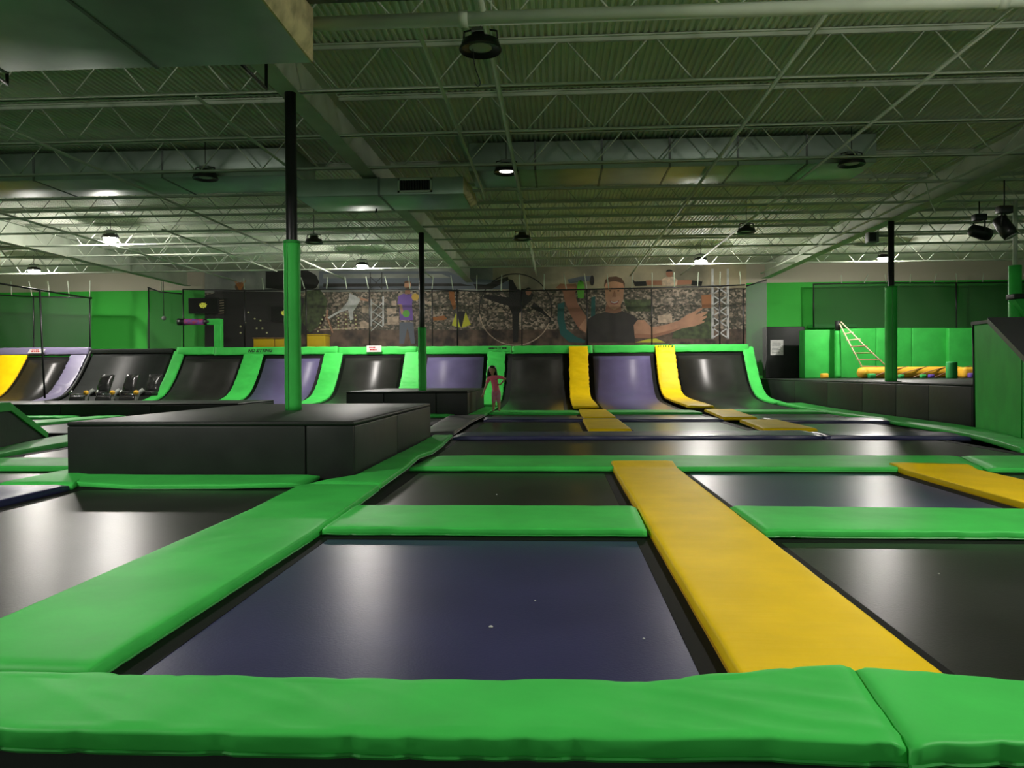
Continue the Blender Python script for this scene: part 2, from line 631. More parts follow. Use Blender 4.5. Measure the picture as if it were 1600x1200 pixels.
# ------------------------------------------------------------------ open web joists
def joist_parts(t, x0, x1):
    y, zb, zt = t.location.y, 4.99, 5.63
    for nm, z, h in (('top_chord', zt, .05), ('bottom_chord', zb, .045)):
        c = MB()
        c.box((x0, y - .055, z), (x1, y - .012, z + .012 if nm[0] == 'b' else z + .02))
        c.box((x0, y + .012, z), (x1, y + .055, z + .012 if nm[0] == 'b' else z + .02))
        c.box((x0, y - .02, z), (x1, y - .012, z + h)) if nm[0] == 'b' else c.box((x0, y - .02, z - h), (x1, y - .012, z + .02))
        c.box((x0, y + .012, z), (x1, y + .02, z + h)) if nm[0] == 'b' else c.box((x0, y + .012, z - h), (x1, y + .02, z + .02))
        c.build(nm, 'steel_bounce_tint', t)
    w = MB()
    n = max(2, round((x1 - x0) / 1.22))
    st = (x1 - x0) / n
    for i in range(n):
        a = x0 + i * st
        w.tube([(a + .03, y, zt), (a + st / 2 - .05, y, zb + .03)], .012, 6)
        w.tube([(a + st / 2 + .05, y, zb + .03), (a + st - .03, y, zt)], .012, 6)
    w.build('web_bars', 'steel_bounce_tint', t)
JY = [10.6 + 1.98 * (k - 3) for k in range(13)]
ORD = ['first', 'second', 'third', 'fourth', 'fifth', 'sixth', 'seventh', 'eighth', 'ninth', 'tenth', 'eleventh', 'twelfth', 'thirteenth', 'fourteenth']
BAYS = [(XL + .1, GX1 - 12.5 - .15, 'over the far left bay'), (GX1 - 12.5 + .15, GX1 - .15, 'left of the middle girder'),
        (GX1 + .15, GX2 - .15, 'in the wide middle bay'), (GX2 + .15, XR - .1, 'over the foam pit bay')]
for bi, (x0, x1, where) in enumerate(BAYS):
    first = None
    num = 0
    for ji, y in enumerate(JY):
        lo = 2 if bi in (1, 2) else (6 if bi == 0 else 4)
        if ji < lo: continue
        lab = 'white open web joist %s, %s from the rear wall' % (where, ORD[len(JY) - 1 - ji])
        if first is None:
            first = thing('roof_joist', lab, 'joist', (0, y, 0), 'open web roof joists')
            joist_parts(first, x0, x1)
        else:
            c = copy_tree(first)
            c.location = (0, y, 0)
            c['label'] = lab

# joist bridging and pipes running towards the rear wall
def pipe(label, pts, r, m='steel_bounce_tint', name='ceiling_pipe', group='thin white pipes under the roof'):
    o = MB().tube(pts, r, 8).build(name, m)
    return tag(o, label, 'pipe', group)
pipe('white sprinkler pipe running straight back along the middle of the ceiling', [(-.77, 6.6, 4.93), (-.77, 30.5, 4.93)], .035)
pipe('thin white pipe just left of the middle sprinkler pipe', [(-1.55, 8.6, 4.95), (-1.55, 17.0, 4.95)], .028)
pipe('white pipe slanting up the right half of the ceiling beyond the dark round lamp', [(2.95, 5.5, 4.94), (2.95, 31, 4.94)], .03)
pipe('second thin white pipe in the right half of the ceiling', [(4.95, 8.5, 4.95), (4.95, 31, 4.95)], .025)
pipe('white pipe close to the girder of the foam pit post', [(8.1, 12.0, 4.96), (8.1, 31, 4.96)], .028)
pipe('white pipe above the far left lit lamp', [(-13.2, 14.5, 4.95), (-13.2, 31, 4.95)], .03)
pipe('thin white pipe crossing over the left duct', [(-8.6, 11.0, 4.95), (-8.6, 31, 4.95)], .028)
pipe('thin white pipe along the middle girder', [(-5.0, 10.5, 4.94), (-5.0, 31, 4.94)], .024)
pipe('thin white pipe ending near the lit lamp left of the juggler picture', [(-10.5, 20.0, 4.96), (-10.5, 28.4, 4.96)], .026)
o = thing('main_pipe', 'thick white main pipe crossing the ceiling just in front of the camera', 'pipe', (0, 8.25, 4.86))
MB().tube([(-2.6, 8.25, 4.86), (13, 8.25, 4.86)], .075, 14).build('pipe_body', 'steel_bounce_tint', o)
for x in (-.98, 4.6):
    MB().tube([(x - .05, 8.25, 4.86), (x + .05, 8.25, 4.86)], .09, 14).build('coupling', 'steel_bounce_tint', o)
    MB().tube([(x + .3, 8.25, 4.93), (x + .3, 8.25, 5.6)], .008, 6).build('hanger_rod', 'steel_bounce_tint', o)

# ------------------------------------------------------------------ ducts
def duct(label, x0, x1, y0, y1, z0, z1, end=None, seams=1.2, grille=None, name='air_duct', m='galvanised'):
    t = thing(name, label, 'duct', ((x0 + x1) / 2, (y0 + y1) / 2, z1))
    b = MB().bbox((x0, y0, z0), (x1, y1, z1), .012)
    b.build('sheet_metal_body', m, t)
    n = max(1, int((x1 - x0) / seams))
    for i in range(1, n):
        x = x0 + (x1 - x0) * i / n
        MB().box((x - .02, y0 - .012, z0 - .012), (x + .02, y1 + .012, z1 + .012)).build('flange_joint', m if m != 'galvanised' else 'galvanised_dark', t)
    if end:
        e = MB()
        pts = []
        for j in range(9):
            for k in range(7):
                yy = y0 + (y1 - y0) * j / 8
                zz = z0 + (z1 - z0) * k / 6
                dx = .10 + .12 * noise.noise(Vector((yy * 1.7, zz * 3, 4)))
                pts.append((x1 + max(.01, dx) * (1 if 0 < j < 8 and 0 < k < 6 else .1), yy, zz))
        fs = [(j * 7 + k, (j + 1) * 7 + k, (j + 1) * 7 + k + 1, j * 7 + k + 1) for j in range(8) for k in range(6)]
        e.add(pts, fs, True)
        e.box((x1 - .01, y0, z0), (x1 + .012, y1, z1))
        e.build('insulated_end', 'insulation', t)
    if grille:
        gx0, gx1, gz0, gz1 = grille
        g = MB()
        fwd = y0 - .03
        for a, b2 in (((gx0, fwd, gz0), (gx1, y0, gz0 + .04)), ((gx0, fwd, gz1 - .04), (gx1, y0, gz1)), ((gx0, fwd, gz0), (gx0 + .04, y0, gz1)), ((gx1 - .04, fwd, gz0), (gx1, y0, gz1))):
            g.box(a, b2)
        gf = g.build('grille', 'steel_bounce_tint', t)
        s = MB()
        s.box((gx0 + .04, y0 - .006, gz0 + .04), (gx1 - .04, y0, gz1 - .04))
        for i in range(12):
            x = gx0 + .06 + (gx1 - gx0 - .12) * i / 11
            s.prism([(x, fwd + .004, gz0 + .04), (x + .012, fwd + .004, gz0 + .04), (x + .03, y0, gz0 + .04), (x + .018, y0, gz0 + .04)], (0, 0, gz1 - gz0 - .08))
        q = s.build('louvre_blades', 'black_paint', gf)
        q.location = (0, 0, 0)
    return t
tA = duct('wide grey duct overhead at the top left corner with torn tan insulation at its end', -9.5, -2.62, 5.6, 8.2, 4.42, 4.93, end=True, seams=1.7, m='galvanised')
duct('long grey duct tucked between the joists at the far left end', -21, -16.5, 15.05, 16.45, 5.03, 5.58, seams=2.4)
duct('long grey duct tucked between the joists left of the middle girder', -15.95, -5.2, 15.05, 16.45, 5.03, 5.58, seams=2.4)
duct('lowered grey duct section with a louvred grille passing under the middle girder', -5.15, -1.80, 15.0, 16.4, 4.58, 4.92, end=True, seams=1.15, grille=(-3.1, -2.42, 4.62, 4.90))
duct('long grey duct tucked between the joists with a bright reflection at its right end', -1.70, 6.1, 15.05, 16.45, 5.03, 5.58, seams=1.3)
o = thing('dark_duct', 'dark rounded duct at the top edge beside the torn insulation', 'duct', (-1.8, 7.6, 4.9))
MB().prism([(-2.6, 7.95, 4.93), (-1.25, 7.95, 4.93), (-1.0, 7.7, 4.93), (-.9, 7.3, 4.93), (-.9, 6.2, 4.93), (-2.6, 6.2, 4.93)], (0, 0, .05)).build('duct_body', 'galvanised_dark', o)
MB().tube([(-1.75, 7.1, 4.95), (-1.75, 7.1, 5.6)], .25, 16).build('riser', 'galvanised_dark', o)

def trapeze(label, x, y0, y1, z0, ztop):
    o = MB().tube([(x, y0, ztop), (x, y0, z0), (x, y1, z0), (x, y1, ztop)], .022, 6).build('duct_hanger', 'black_paint')
    return tag(o, label, 'hanger', 'black hanger bars under the ducts')
def trap_x(label, a, b, c, d):
    o = MB().tube([a, b, c, d], .022, 8).build('duct_hanger', 'black_paint')
    return tag(o, label, 'hanger', 'black hanger bars under the ducts')
trap_x('black angled hanger bar beside the top of the nearest post', at(367, 72, 8.3), at(367, 90, 8.3), at(416, 139, 9.3), at(416, 60, 9.3))
trap_x('black hanger bar cut by the left edge of the picture', at(-40, 72, 8.3), at(-40, 90, 8.3), at(11, 132, 9.3), at(11, 60, 9.3))
trap_x('small black bracket under the louvred duct', at(578, 311, 15.9), at(588, 318, 16.2), at(588, 331, 16.2), at(586, 331, 16.2))

# ------------------------------------------------------------------ round high bay lamps
def high_bay(x, y, z, lit, label, group, drop=None):
    drop = 5.655 - z - .2
    t = thing('lit_high_bay_lamp' if lit else 'high_bay_lamp', label, 'lamp', (x, y, z), group)
    MB().lathe((x, y, z), [(.20, -.02), (.24, -.055), (.25, -.04), (.225, .01), (.215, .05), (.12, .07), (.11, .13), (.05, .15)], 24).build('housing', 'black_plastic', t)
    if lit:
        MB().lathe((x, y, z), [(.06, -.17), (.13, -.155), (.175, -.11), (.19, -.05), (.185, -.015)], 20).build('glowing_lens', 'lamp_glow', t)
    else:
        MB().lathe((x, y, z), [(.02, -.030), (.12, -.026), (.15, -.015)], 20).build('lens', 'lens_off', t)
    s = MB()
    s.tube([(x - .2, y, z + .03), (x - .19, y, z + .17), (x, y, z + .21), (x + .19, y, z + .17), (x + .2, y, z + .03)], .012, 6)
    s.tube([(x, y, z + .2), (x, y, z + .2 + drop)], .008, 6)
    s.build('yoke', 'black_plastic', t)
    MB().bbox((x - .10, y - .07, z + .14), (x + .10, y + .07, z + .20), .01).build('driver_box', 'grey_plastic', t)
    return t
LIT = 'lit round lamps under the roof'
high_bay(-19.8, 28.12, 5.13, True, 'glowing lamp at the far left above the black net', LIT)
high_bay(-7.18, 28.12, 5.13, True, 'glowing lamp above the wall picture beside the juggler in purple', LIT)
high_bay(5.2, 28.12, 5.13, True, 'glowing lamp above the man with the outstretched arm on the wall picture', LIT)
high_bay(11.65, 28.12, 5.13, True, 'glowing lamp beside the post of the foam pit platform', LIT)
high_bay(-13.2, 22.12, 5.19, True, 'glowing lamp nearest to the camera in the left ceiling bay', LIT)
high_bay(5.2, 2.9, 5.02, True, 'glowing lamp overhead outside the upper edge of the picture, over the yellow lane pads', LIT)
high_bay(-7.0, 2.9, 5.02, True, 'glowing lamp overhead outside the upper edge of the picture, over the left black trampoline', LIT)
OFF = 'unlit round black lamps under the roof'
l1 = high_bay(-.86, 8.9, 4.84, False, 'unlit black round lamp hanging below the thick main pipe', OFF, .4)
MB().tube(smooth_path([(-.95, 8.9, 4.84), (-.93, 8.9, 4.6), (-.88, 8.9, 4.48), (-.86, 8.9, 4.40), (-.90, 8.9, 4.37), (-.93, 8.9, 4.43)]), .006, 6).build('hook_cable', 'black_paint', l1).location = -l1.location
l2 = high_bay(-.95, 14.83, 4.97, False, 'black round lamp with a faintly lit lens under the grey duct', OFF)
for ch in l2.children:
    if ch.name.startswith('lens'): ch.data.materials[0] = M['lens_lit']
high_bay(5.55, 14.83, 4.98, False, 'unlit black round lamp under the bright right end of the duct', OFF)
high_bay(-6.9, 14.83, 4.98, False, 'unlit black round lamp left of the nearest post under the duct', OFF)
high_bay(-.92, 21.0, 4.76, False, 'unlit black lamp hanging over the middle of the jump floor', OFF, .7)
high_bay(5.1, 21.0, 4.86, False, 'unlit black lamp hanging right of the middle in front of the far joists', OFF, .55)
high_bay(-6.7, 21.0, 4.76, False, 'unlit black lamp hanging just right of the nearest post', OFF, .7)

# stage spotlights and boxes near the right edge
def spot(label, c, d, s):
    t = thing('stage_spotlight', label, 'spotlight', c, 'black stage spotlights by the right girder')
    c = Vector(c)
    d = Vector(d).normalized()
    MB().tube([c - d * .22 * s, c - d * .18 * s, c + d * .12 * s, c + d * .24 * s], [.08 * s, .13 * s, .15 * s, .13 * s], 16).build('lamp_body', 'black_plastic', t)
    MB().tube([c + d * .235 * s, c + d * .25 * s], .11 * s, 16).build('front_lens', 'lens_off', t)
    y = MB()
    side = d.cross(Vector((0, 0, 1))).normalized() * .19 * s
    y.tube([c + side, c + side + Vector((0, 0, .24 * s)), c - side + Vector((0, 0, .24 * s)), c - side], .018 * s, 6)
    y.build('yoke', 'black_plastic', t)
    MB().bbox(c + Vector((-.13 * s, -.09 * s, .25 * s)), c + Vector((.13 * s, .09 * s, .40 * s)), .02).build('base_box', 'black_plastic', t)
    MB().tube([c + Vector((0, 0, .4 * s)), Vector((c.x, c.y, 5.0))], .014, 6).build('clamp', 'black_plastic', t)
spot('black stage spotlight turned right, the lower of the two at the right edge', at(1530, 363, 18.5), (.9, .1, -.25), 1.05)
spot('black stage spotlight turned down, the higher of the two at the right edge', at(1569, 354, 16.5), (.35, -.3, -.8), 1.05)
o = thing('speaker_box', 'dark grey box speaker beside the top of the foam pit post', 'speaker', at(1364, 371, 20.9))
a = at(1354, 380, 20.9)
MB().bbox((a.x, a.y - .12, a.z), (a.x + .28, a.y + .12, a.z + .28), .02).build('cabinet', 'grey_plastic', o)
MB().box((a.x + .03, a.y - .135, a.z + .03), (a.x + .20, a.y - .12, a.z + .25)).build('front_grille', 'black_plastic', o)
MB().box((a.x + .28, a.y - .02, a.z + .16), (8.75, a.y + .02, a.z + .2)).build('mounting_arm', 'grey_plastic', o)
o = MB().bbox((6.3 + 1.5, 12.35, 4.86), (6.55 + 1.5, 12.6, 5.1), .01).build('junction_box', 'steel_bounce_tint')
tag(o, 'small white junction box on the joist at the right edge of the ceiling', 'box')
o = MB().tube(smooth_path([Vector((at(1445, 250, 16.6).x, 16.6, 5.0)), at(1447, 285, 17.0), at(1452, 310, 17.0), at(1462, 333, 17.0)]), .012, 6).build('hanging_cable', 'steel_bounce_tint')
tag(o, 'pale cable hanging from the joists near the stage spotlights', 'cable')

# ------------------------------------------------------------------ posts
def post(x, y, zb, zs, label, r=.078, rs=.115):
    t = thing('steel_post', label, 'post', (x, y, zb), 'posts holding up the roof girders')
    MB().tube([(x, y, zb), (x, y, 4.995)], r, 20).build('steel_pipe', 'black_paint', t)
    s = MB()
    n = 20
    pts = [(x, y, zb + (zs - zb) * i / 30) for i in range(31)]
    rs_ = [rs + .006 * noise.noise(Vector((i * .6, x, 0))) for i in range(31)]
    s.tube(pts, rs_, n)
    sl = s.build('foam_sleeve', 'green_vinyl', t)
    q = MB().tube([(x - .03, y - rs - .002, zb + .02), (x - .03, y - rs - .002, zs - .02)], .007, 5).build('sleeve_seam', 'stitch_green', sl)
    q.location = (0, 0, 0)
    MB().tube([(x, y, zs - .03), (x, y, zs + .01)], rs + .002, 20).build('sleeve_collar', 'stitch_green', t)
    return t
post(-3.70, 10.6, .56, 2.92, 'tall black post with a green padded sleeve standing in the nearest black platform')
post(-3.75, 21.3, .60, 2.36, 'black post with a short green sleeve on the farther black platform')
post(8.80, 20.8, .80, 3.28, 'black post with a wrinkled dark green sleeve on the foam pit platform', rs=.15)

# ------------------------------------------------------------------ padded platforms
def platform(name, label, x0, x1, y0, y1, z1, front, right, z0=-.06, left=False):
    t = thing(name, label, 'platform', ((x0 + x1) / 2, (y0 + y1) / 2, z0))
    e = .035
    MB().box((x0 + e, y0 + e, z0), (x1 - e, y1, z1 - .05)).build('core', 'stitch_dark', t)
    MB().bbox((x0, y0, z1 - .05), (x1, y1, z1), .022).build('top_mat', 'black_vinyl', t)
    xs = [x0] + list(front) + [x1]
    for i in range(len(xs) - 1):
        MB().bbox((xs[i] + .006, y0, z0), (xs[i + 1] - .006, y0 + e, z1 - .05), .014).build('front_panel', 'black_vinyl', t)
    ys = [y0 + e] + list(right) + [y1]
    for i in range(len(ys) - 1):
        if left:
            MB().bbox((x0, ys[i] + .006, z0), (x0 + e, ys[i + 1] - .006, z1 - .05), .014).build('side_panel', 'black_vinyl', t)
        else:
            MB().bbox((x1 - e, ys[i] + .006, z0), (x1, ys[i + 1] - .006, z1 - .05), .014).build('side_panel', 'black_vinyl', t)
    return t
platform('padded_platform', 'large black padded platform around the nearest green sleeved post', -5.28, -2.14, 7.98, 12.9, .56, [-2.66], [10.2])
platform('padded_platform', 'farther black padded platform around the second post', -5.62, -2.36, 20.2, 24.8, .60, [-4.6, -3.2], [22.3])
platform('padded_platform', 'low long black platform in front of the ride seats at the left', -21, -8.48, 20.0, 22.6, .31, [-18, -15.8, -13.4, -10.9], [])
platform('padded_platform', 'long black platform carrying the foam pit on the right side', 7.98, 22, 15.25, 32.4, .80, [], [17.0, 18.6, 20.6, 23.2, 26.3], left=True)

# ------------------------------------------------------------------ pads of the jump floor
GP, YP, NP = 'green frame pads of the jump floor', 'yellow lane pads of the jump floor', 'dark navy cross pads of the jump floor'
A6 = [(px, py, .062) for px, py in ((1160, 1045), (1325, 1032))]
c1, c2 = on_deck(1160, 1046, .05), on_deck(1327, 1033, .064)
n1, n2 = on_deck(1150, 1152, .03), on_deck(1418, 1163, .06)
pad('frame_pad', 'wide green pad along the near edge of the navy trampoline', [(-3.6, 2.63, 0), (-2.0, 2.63, 0), (-.7, 2.62, 0), (.30, 2.63, .005), c1, c2],
    [(-3.6, 2.18, 0), (-1.6, 2.18, 0), (-.3, 2.19, 0), (.3, 2.19, .01), n1, n2], 'green_vinyl', t=.075, r=.018, wr=.010, wf=6, seed=1, top_wr=.009, step=.035, across=24, crease=(.8, 5.5, .010, .55), pucker=.014, group=GP)
d1, d2 = on_deck(1335, 1038, .064), on_deck(1425, 1164, .06)
pad('frame_pad', 'green pad cut by the lower right corner, starting at the seam on the yellow pad', [d1, on_deck(1480, 1050, .035), (1.75, 2.66, 0), (4.2, 2.64, 0)],
    [d2, (1.45, 2.2, .02), (1.9, 2.19, 0), (4.2, 2.18, 0)], 'green_vinyl', t=.075, r=.018, wr=.010, wf=6, seed=2, top_wr=.010, step=.035, across=24, crease=(.8, 5.0, .012, 2.3), pucker=.016, group=GP)
pad('frame_pad', 'long green pad left of the navy trampoline running back to the platform', [(-2.44, 2.65, 0), (-2.42, 5.9, 0), (-2.48, 7.28, 0)],
    [(-1.68, 2.65, 0), (-1.64, 5.0, 0), (-1.70, 7.26, 0)], 'green_vinyl', t=.07, wr=.005, seed=3, top_wr=.004, across=14, step=.05, crease=(.9, 4.5, .005, .25), pucker=.004, group=GP)
pad('frame_pad', 'green cross pad behind the big navy trampoline', [(-1.64, 6.12, 0), (.62, 6.12, 0)], [(-1.62, 5.19, 0), (.60, 5.19, 0)],
    'green_vinyl', t=.06, wr=.008, wf=6, seed=4, top_wr=.004, step=.035, across=12, crease=(1.2, 4, .004, .4), pucker=.014, group=GP)
pad('frame_pad', 'green cross pad right of the long yellow pad', [(1.36, 6.14, 0), (3.70, 6.06, 0)], [(1.37, 5.19, 0), (3.70, 5.17, 0)],
    'green_vinyl', t=.06, wr=.008, wf=6, seed=5, top_wr=.004, step=.035, across=12, crease=(1.2, 4, .004, .4), pucker=.014, group=GP)
pad('lane_pad', 'long yellow pad running from the front green pad into the hall', [(.63, 2.5, 0), (.63, 8.6, 0), (.625, 8.96, .045)], [(1.345, 2.5, 0), (1.335, 8.6, 0), (1.33, 8.96, .045)],
    'yellow_vinyl', t=.07, wr=.004, seed=6, top_wr=.003, across=14, step=.05, crease=(2.5, .8, .0025, .3), seam='L', group=YP)
pad('lane_pad', 'second yellow pad running in from the right edge', [(3.72, 2.7, 0), (3.72, 8.5, 0), (3.73, 8.85, .04)], [(4.50, 2.7, 0), (4.50, 8.5, 0), (4.52, 8.72, .04)],
    'yellow_vinyl', t=.075, wr=.008, seed=7, top_wr=.006, across=9, step=.1, seam='L', group=YP)
pad('frame_pad', 'long green cross pad behind the second row of trampolines, ending at the right seam', [(-1.6, 9.86, 0), (5.0, 9.88, 0)], [(-1.68, 8.66, 0), (4.62, 8.62, 0)],
    'green_vinyl', t=.06, wr=.012, wf=4, seed=8, top_wr=.006, step=.12, group=GP)
pad('frame_pad', 'green cross pad end piece at the right edge beyond the second yellow pad', [(5.02, 9.86, 0), (6.95, 9.86, 0)], [(4.66, 8.60, 0), (6.95, 8.5, 0)],
    'green_vinyl', t=.06, wr=.008, seed=9, top_wr=.004, step=.12, group=GP)
pad('cross_pad', 'dark navy cross pad across the middle, its left long piece', [(-1.72, 13.85, 0), (4.42, 14.1, 0)], [(-1.76, 12.85, 0), (4.38, 12.95, 0)],
    'navy_vinyl', t=.09, wr=.02, wf=3, seed=10, top_wr=.012, step=.12, group=NP)
pad('cross_pad', 'dark navy cross pad across the middle, its right piece by the green ramp', [(4.46, 13.9, 0), (6.78, 13.7, 0)], [(4.42, 12.95, 0), (6.65, 12.75, 0)],
    'navy_vinyl', t=.09, wr=.02, wf=3, seed=11, top_wr=.012, step=.12, group=NP)
pad('cross_pad', 'farther dark navy cross pad between the two yellow lanes', [(-1.75, 18.75, 0), (3.75, 18.5, 0)], [(-1.7, 17.75, 0), (3.75, 17.55, 0)],
    'navy_vinyl', t=.09, wr=.02, wf=3, seed=12, top_wr=.012, step=.12, group=NP)
pad('cross_pad', 'farther dark navy cross pad right of the second yellow lane', [(4.7, 18.1, 0), (7.15, 17.8, 0)], [(4.72, 17.1, 0), (7.1, 16.85, 0)],
    'navy_vinyl', t=.09, wr=.02, wf=3, seed=13, top_wr=.012, step=.12, group=NP)
for i, (x0, x1, lab) in enumerate(((-1.85, .62, 'green cross pad at the foot of the curved wall under the child'),
                                   (1.36, 3.85, 'green cross pad at the foot of the curved wall between the yellow strips'),
                                   (4.6, 7.1, 'green cross pad at the foot of the curved wall right of the yellow strips'))):
    pad('frame_pad', lab, [(x0, 22.1, 0), (x1, 21.9, 0)], [(x0, 20.8, 0), (x1, 20.6, 0)], 'green_vinyl', t=.08, wr=.008, seed=14 + i, top_wr=.005, group=GP)
flat_pad('lane_pad', 'short yellow pad on the first lane between the two navy cross pads', .58, 1.36, 14.1, 17.5, 'yellow_vinyl', .03, 'y', t=.07, wr=.006, seed=17, seam='L', group=YP)
flat_pad('lane_pad', 'short yellow pad on the first lane at the foot of the curved wall', .62, 1.38, 18.0, 21.95, 'yellow_vinyl', .03, 'y', t=.07, wr=.006, seed=18, seam='L', group=YP)
pad('lane_pad', 'short yellow pad on the second lane between the two navy cross pads', [(3.74, 14.15, .03), (3.98, 17.0, .03)], [(4.70, 14.15, .03), (4.76, 17.0, .03)], 'yellow_vinyl', t=.08, wr=.006, seed=19, seam='L', group=YP)
pad('lane_pad', 'short yellow pad on the second lane at the foot of the curved wall', [(3.80, 17.8, .03), (4.1, 21.7, .03)], [(4.56, 17.8, .03), (4.9, 21.9, .03)], 'yellow_vinyl', t=.07, wr=.006, seed=20, seam='L', group=YP)
# around the near platform
gpts = [on_deck(*q) for q in ((592, 757), (637, 726), (654, 711), (675, 704), (690, 694), (707, 678))]
pad('frame_pad', 'wavy green pad along the right side of the nearest platform', [(-2.46, 7.34, 0), (-2.12, 7.95, 0), (-2.12, 9.5, 0), (-2.12, 10.8, 0), (-2.12, 12.0, 0), (-2.14, 13.3, 0)],
    [gpts[0] + Vector((0, .04, 0)), gpts[1], gpts[2], gpts[3], gpts[4], gpts[5]], 'green_vinyl', t=.06, wr=.012, seed=21, top_wr=.014, group=GP)
pad('frame_pad', 'thin green pad hanging along the front of the nearest platform', [(-5.3, 7.96, 0), (-3.9, 7.96, .0), (-2.50, 7.96, .0)], [(-5.2, 7.50, 0), (-4.2, 7.30, -.02), (-3.2, 7.28, -.01), (-2.52, 7.36, 0)],
    'green_vinyl', t=.05, wr=.012, seed=22, top_wr=.012, group=GP)
pad('frame_pad', 'grey purple pad with white piping between the two black platforms', [(-2.45, 13.4, 0), (-2.75, 19.5, 0)], [on_deck(706, 677) + Vector((.02, .1, .02)), (-1.9, 17.0, .02), on_deck(758, 647)],
    'grey_vinyl', t=.06, wr=.01, seed=23, top_wr=.014, group='pads beside the platforms')
pad('frame_pad', 'green pad beside the farther platform next to the child', [(-2.32, 19.9, 0.0), (-2.32, 24.8, 0)], [(-1.88, 20.0, 0), (-1.88, 24.8, 0)], 'green_vinyl', t=.07, wr=.01, seed=24, top_wr=.01, group=GP)
pad('frame_pad', 'green pad in front of the farther platform', [(-5.6, 20.15, 0), (-2.7, 20.15, 0)], [(-5.6, 19.3, 0), (-2.75, 19.6, 0)], 'green_vinyl', t=.07, wr=.01, seed=25, top_wr=.01, group=GP)
# left court
flat_pad('lane_pad', 'short navy pad at the left edge beside the black trampoline', -5.5, -4.74, 3.4, 7.2, 'navy_vinyl', 0, 'y', t=.085, wr=.008, seed=26, top_wr=.01, group='pads of the left court')
pad('frame_pad', 'green pad tapering out from the left corner of the nearest platform', [(-5.55, 7.25, 0), (-5.55, 8.6, 0)], [(-4.74, 7.25, 0), (-5.31, 8.6, 0)], 'green_vinyl', t=.06, wr=.01, seed=27, top_wr=.01, group=GP)
flat_pad('frame_pad', 'green cross pad left of the nearest platform', -10.5, -5.6, 8.66, 9.6, 'green_vinyl', 0, t=.09, wr=.012, seed=28, top_wr=.008, group=GP)
pad('frame_pad', 'dark green curved pad at the foot of the left ramp', smooth_path([(-8.05, 9.75, 0), (-8.3, 11.0, 0), (-8.75, 12.4, .0), (-9.0, 14.4, 0)]), smooth_path([(-7.55, 9.7, 0), (-7.7, 10.4, 0), (-7.9, 11.9, 0), (-8.1, 14.4, 0)]),
    'green_vinyl', t=.09, wr=.015, seed=29, top_wr=.02, group=GP)
pad('lane_pad', 'bright green lane pad running back to the low black platform', [(-12.75, 16.6, 0), (-12.2, 19.9, 0)], [(-11.75, 16.6, 0), (-11.5, 19.9, 0)], 'green_vinyl', t=.09, wr=.01, seed=30, top_wr=.01, group=GP)
flat_pad('frame_pad', 'thin green cross pad in front of the low black platform', -18, -12.8, 19.1, 19.95, 'green_vinyl', 0, t=.08, wr=.01, seed=31, top_wr=.008, group=GP)
# right edge pad beside the foam pit platform
pad('frame_pad', 'long green pad along the foot of the foam pit platform', smooth_path([(7.15, 25.5, .06), (7.15, 22, 0), (7.15, 18, 0), (7.05, 15.0, 0), (6.85, 12.9, 0), (6.3, 10.8, 0)], 1),
    smooth_path([(7.92, 25.5, .06), (7.94, 22, 0), (7.94, 18, 0), (7.9, 15.0, 0), (7.25, 12.4, 0), (6.75, 10.8, 0)], 1), 'green_vinyl', t=.08, wr=.01, seed=32, top_wr=.01, group=GP)

# ------------------------------------------------------------------ trampolines of the jump floor
TG = 'trampolines of the jump floor'
trampoline('big navy trampoline nearest to the camera', -1.66, .63, 2.63, 5.2, 'navy_mat', TG)
trampoline('black trampoline right of the long yellow pad at the near edge', 1.34, 3.71, 2.63, 5.2, 'black_mat', TG)
trampoline('black trampoline at the lower left in front of the nearest platform', -4.75, -2.44, 2.63, 7.35, 'black_mat', TG)
trampoline('black trampoline behind the green cross pad of the big navy one', -1.66, .63, 6.12, 8.66, 'black_mat', TG)
trampoline('navy trampoline between the two long yellow pads', 1.34, 3.71, 6.12, 8.66, 'navy_mat', TG)
trampoline('black trampoline right of the second yellow pad at the right edge', 4.5, 6.9, 2.63, 8.55, 'black_mat', TG)
trampoline('very wide black trampoline strip across the hall', -1.75, 6.2, 9.88, 12.85, 'black_mat', TG)
trampoline('black trampoline beyond the navy cross pad left of the first yellow lane', -1.75, .6, 14.0, 17.6, 'black_mat', TG)
trampoline('green trampoline between the yellow lanes beyond the navy cross pad', 1.36, 3.74, 14.1, 17.55, 'green_mat', TG)
trampoline('black trampoline beyond the navy cross pad right of the second yellow lane', 4.7, 6.8, 14.0, 17.1, 'black_mat', TG)
trampoline('narrow black trampoline in front of the child', -1.8, .62, 18.75, 20.8, 'black_mat', TG)
trampoline('narrow black trampoline before the wall between the yellow lanes', 1.36, 3.85, 18.6, 20.7, 'black_mat', TG)
trampoline('narrow black trampoline before the wall right of the yellow lanes', 4.7, 7.05, 18.1, 20.6, 'black_mat', TG)
trampoline('grey looking trampoline left of the nearest platform beyond the green cross pad', -7.6, -5.5, 9.6, 13.5, 'black_mat', TG)
trampoline('dark trampoline strip in front of the left green cross pad', -8.5, -5.55, 5.0, 8.64, 'black_mat', TG)
trampoline('trampoline left of the nearest platform behind the left ramp', -11.6, -8.9, 14.5, 19.9, 'black_mat', TG)
trampoline('trampoline at the far left before the low black platform', -18.0, -12.8, 14.5, 19.1, 'black_mat', TG)
trampoline('black trampoline in the gap between the two black platforms', -7.9, -2.8, 13.4, 19.3, 'black_mat', TG)

o = MB().bbox((-4.5, 2.24, -.99), (4.6, 2.30, -.075), .02).build('deck_skirt', 'black_vinyl')
tag(o, 'black padded skirt below the front green pads at the bottom edge', 'panel')

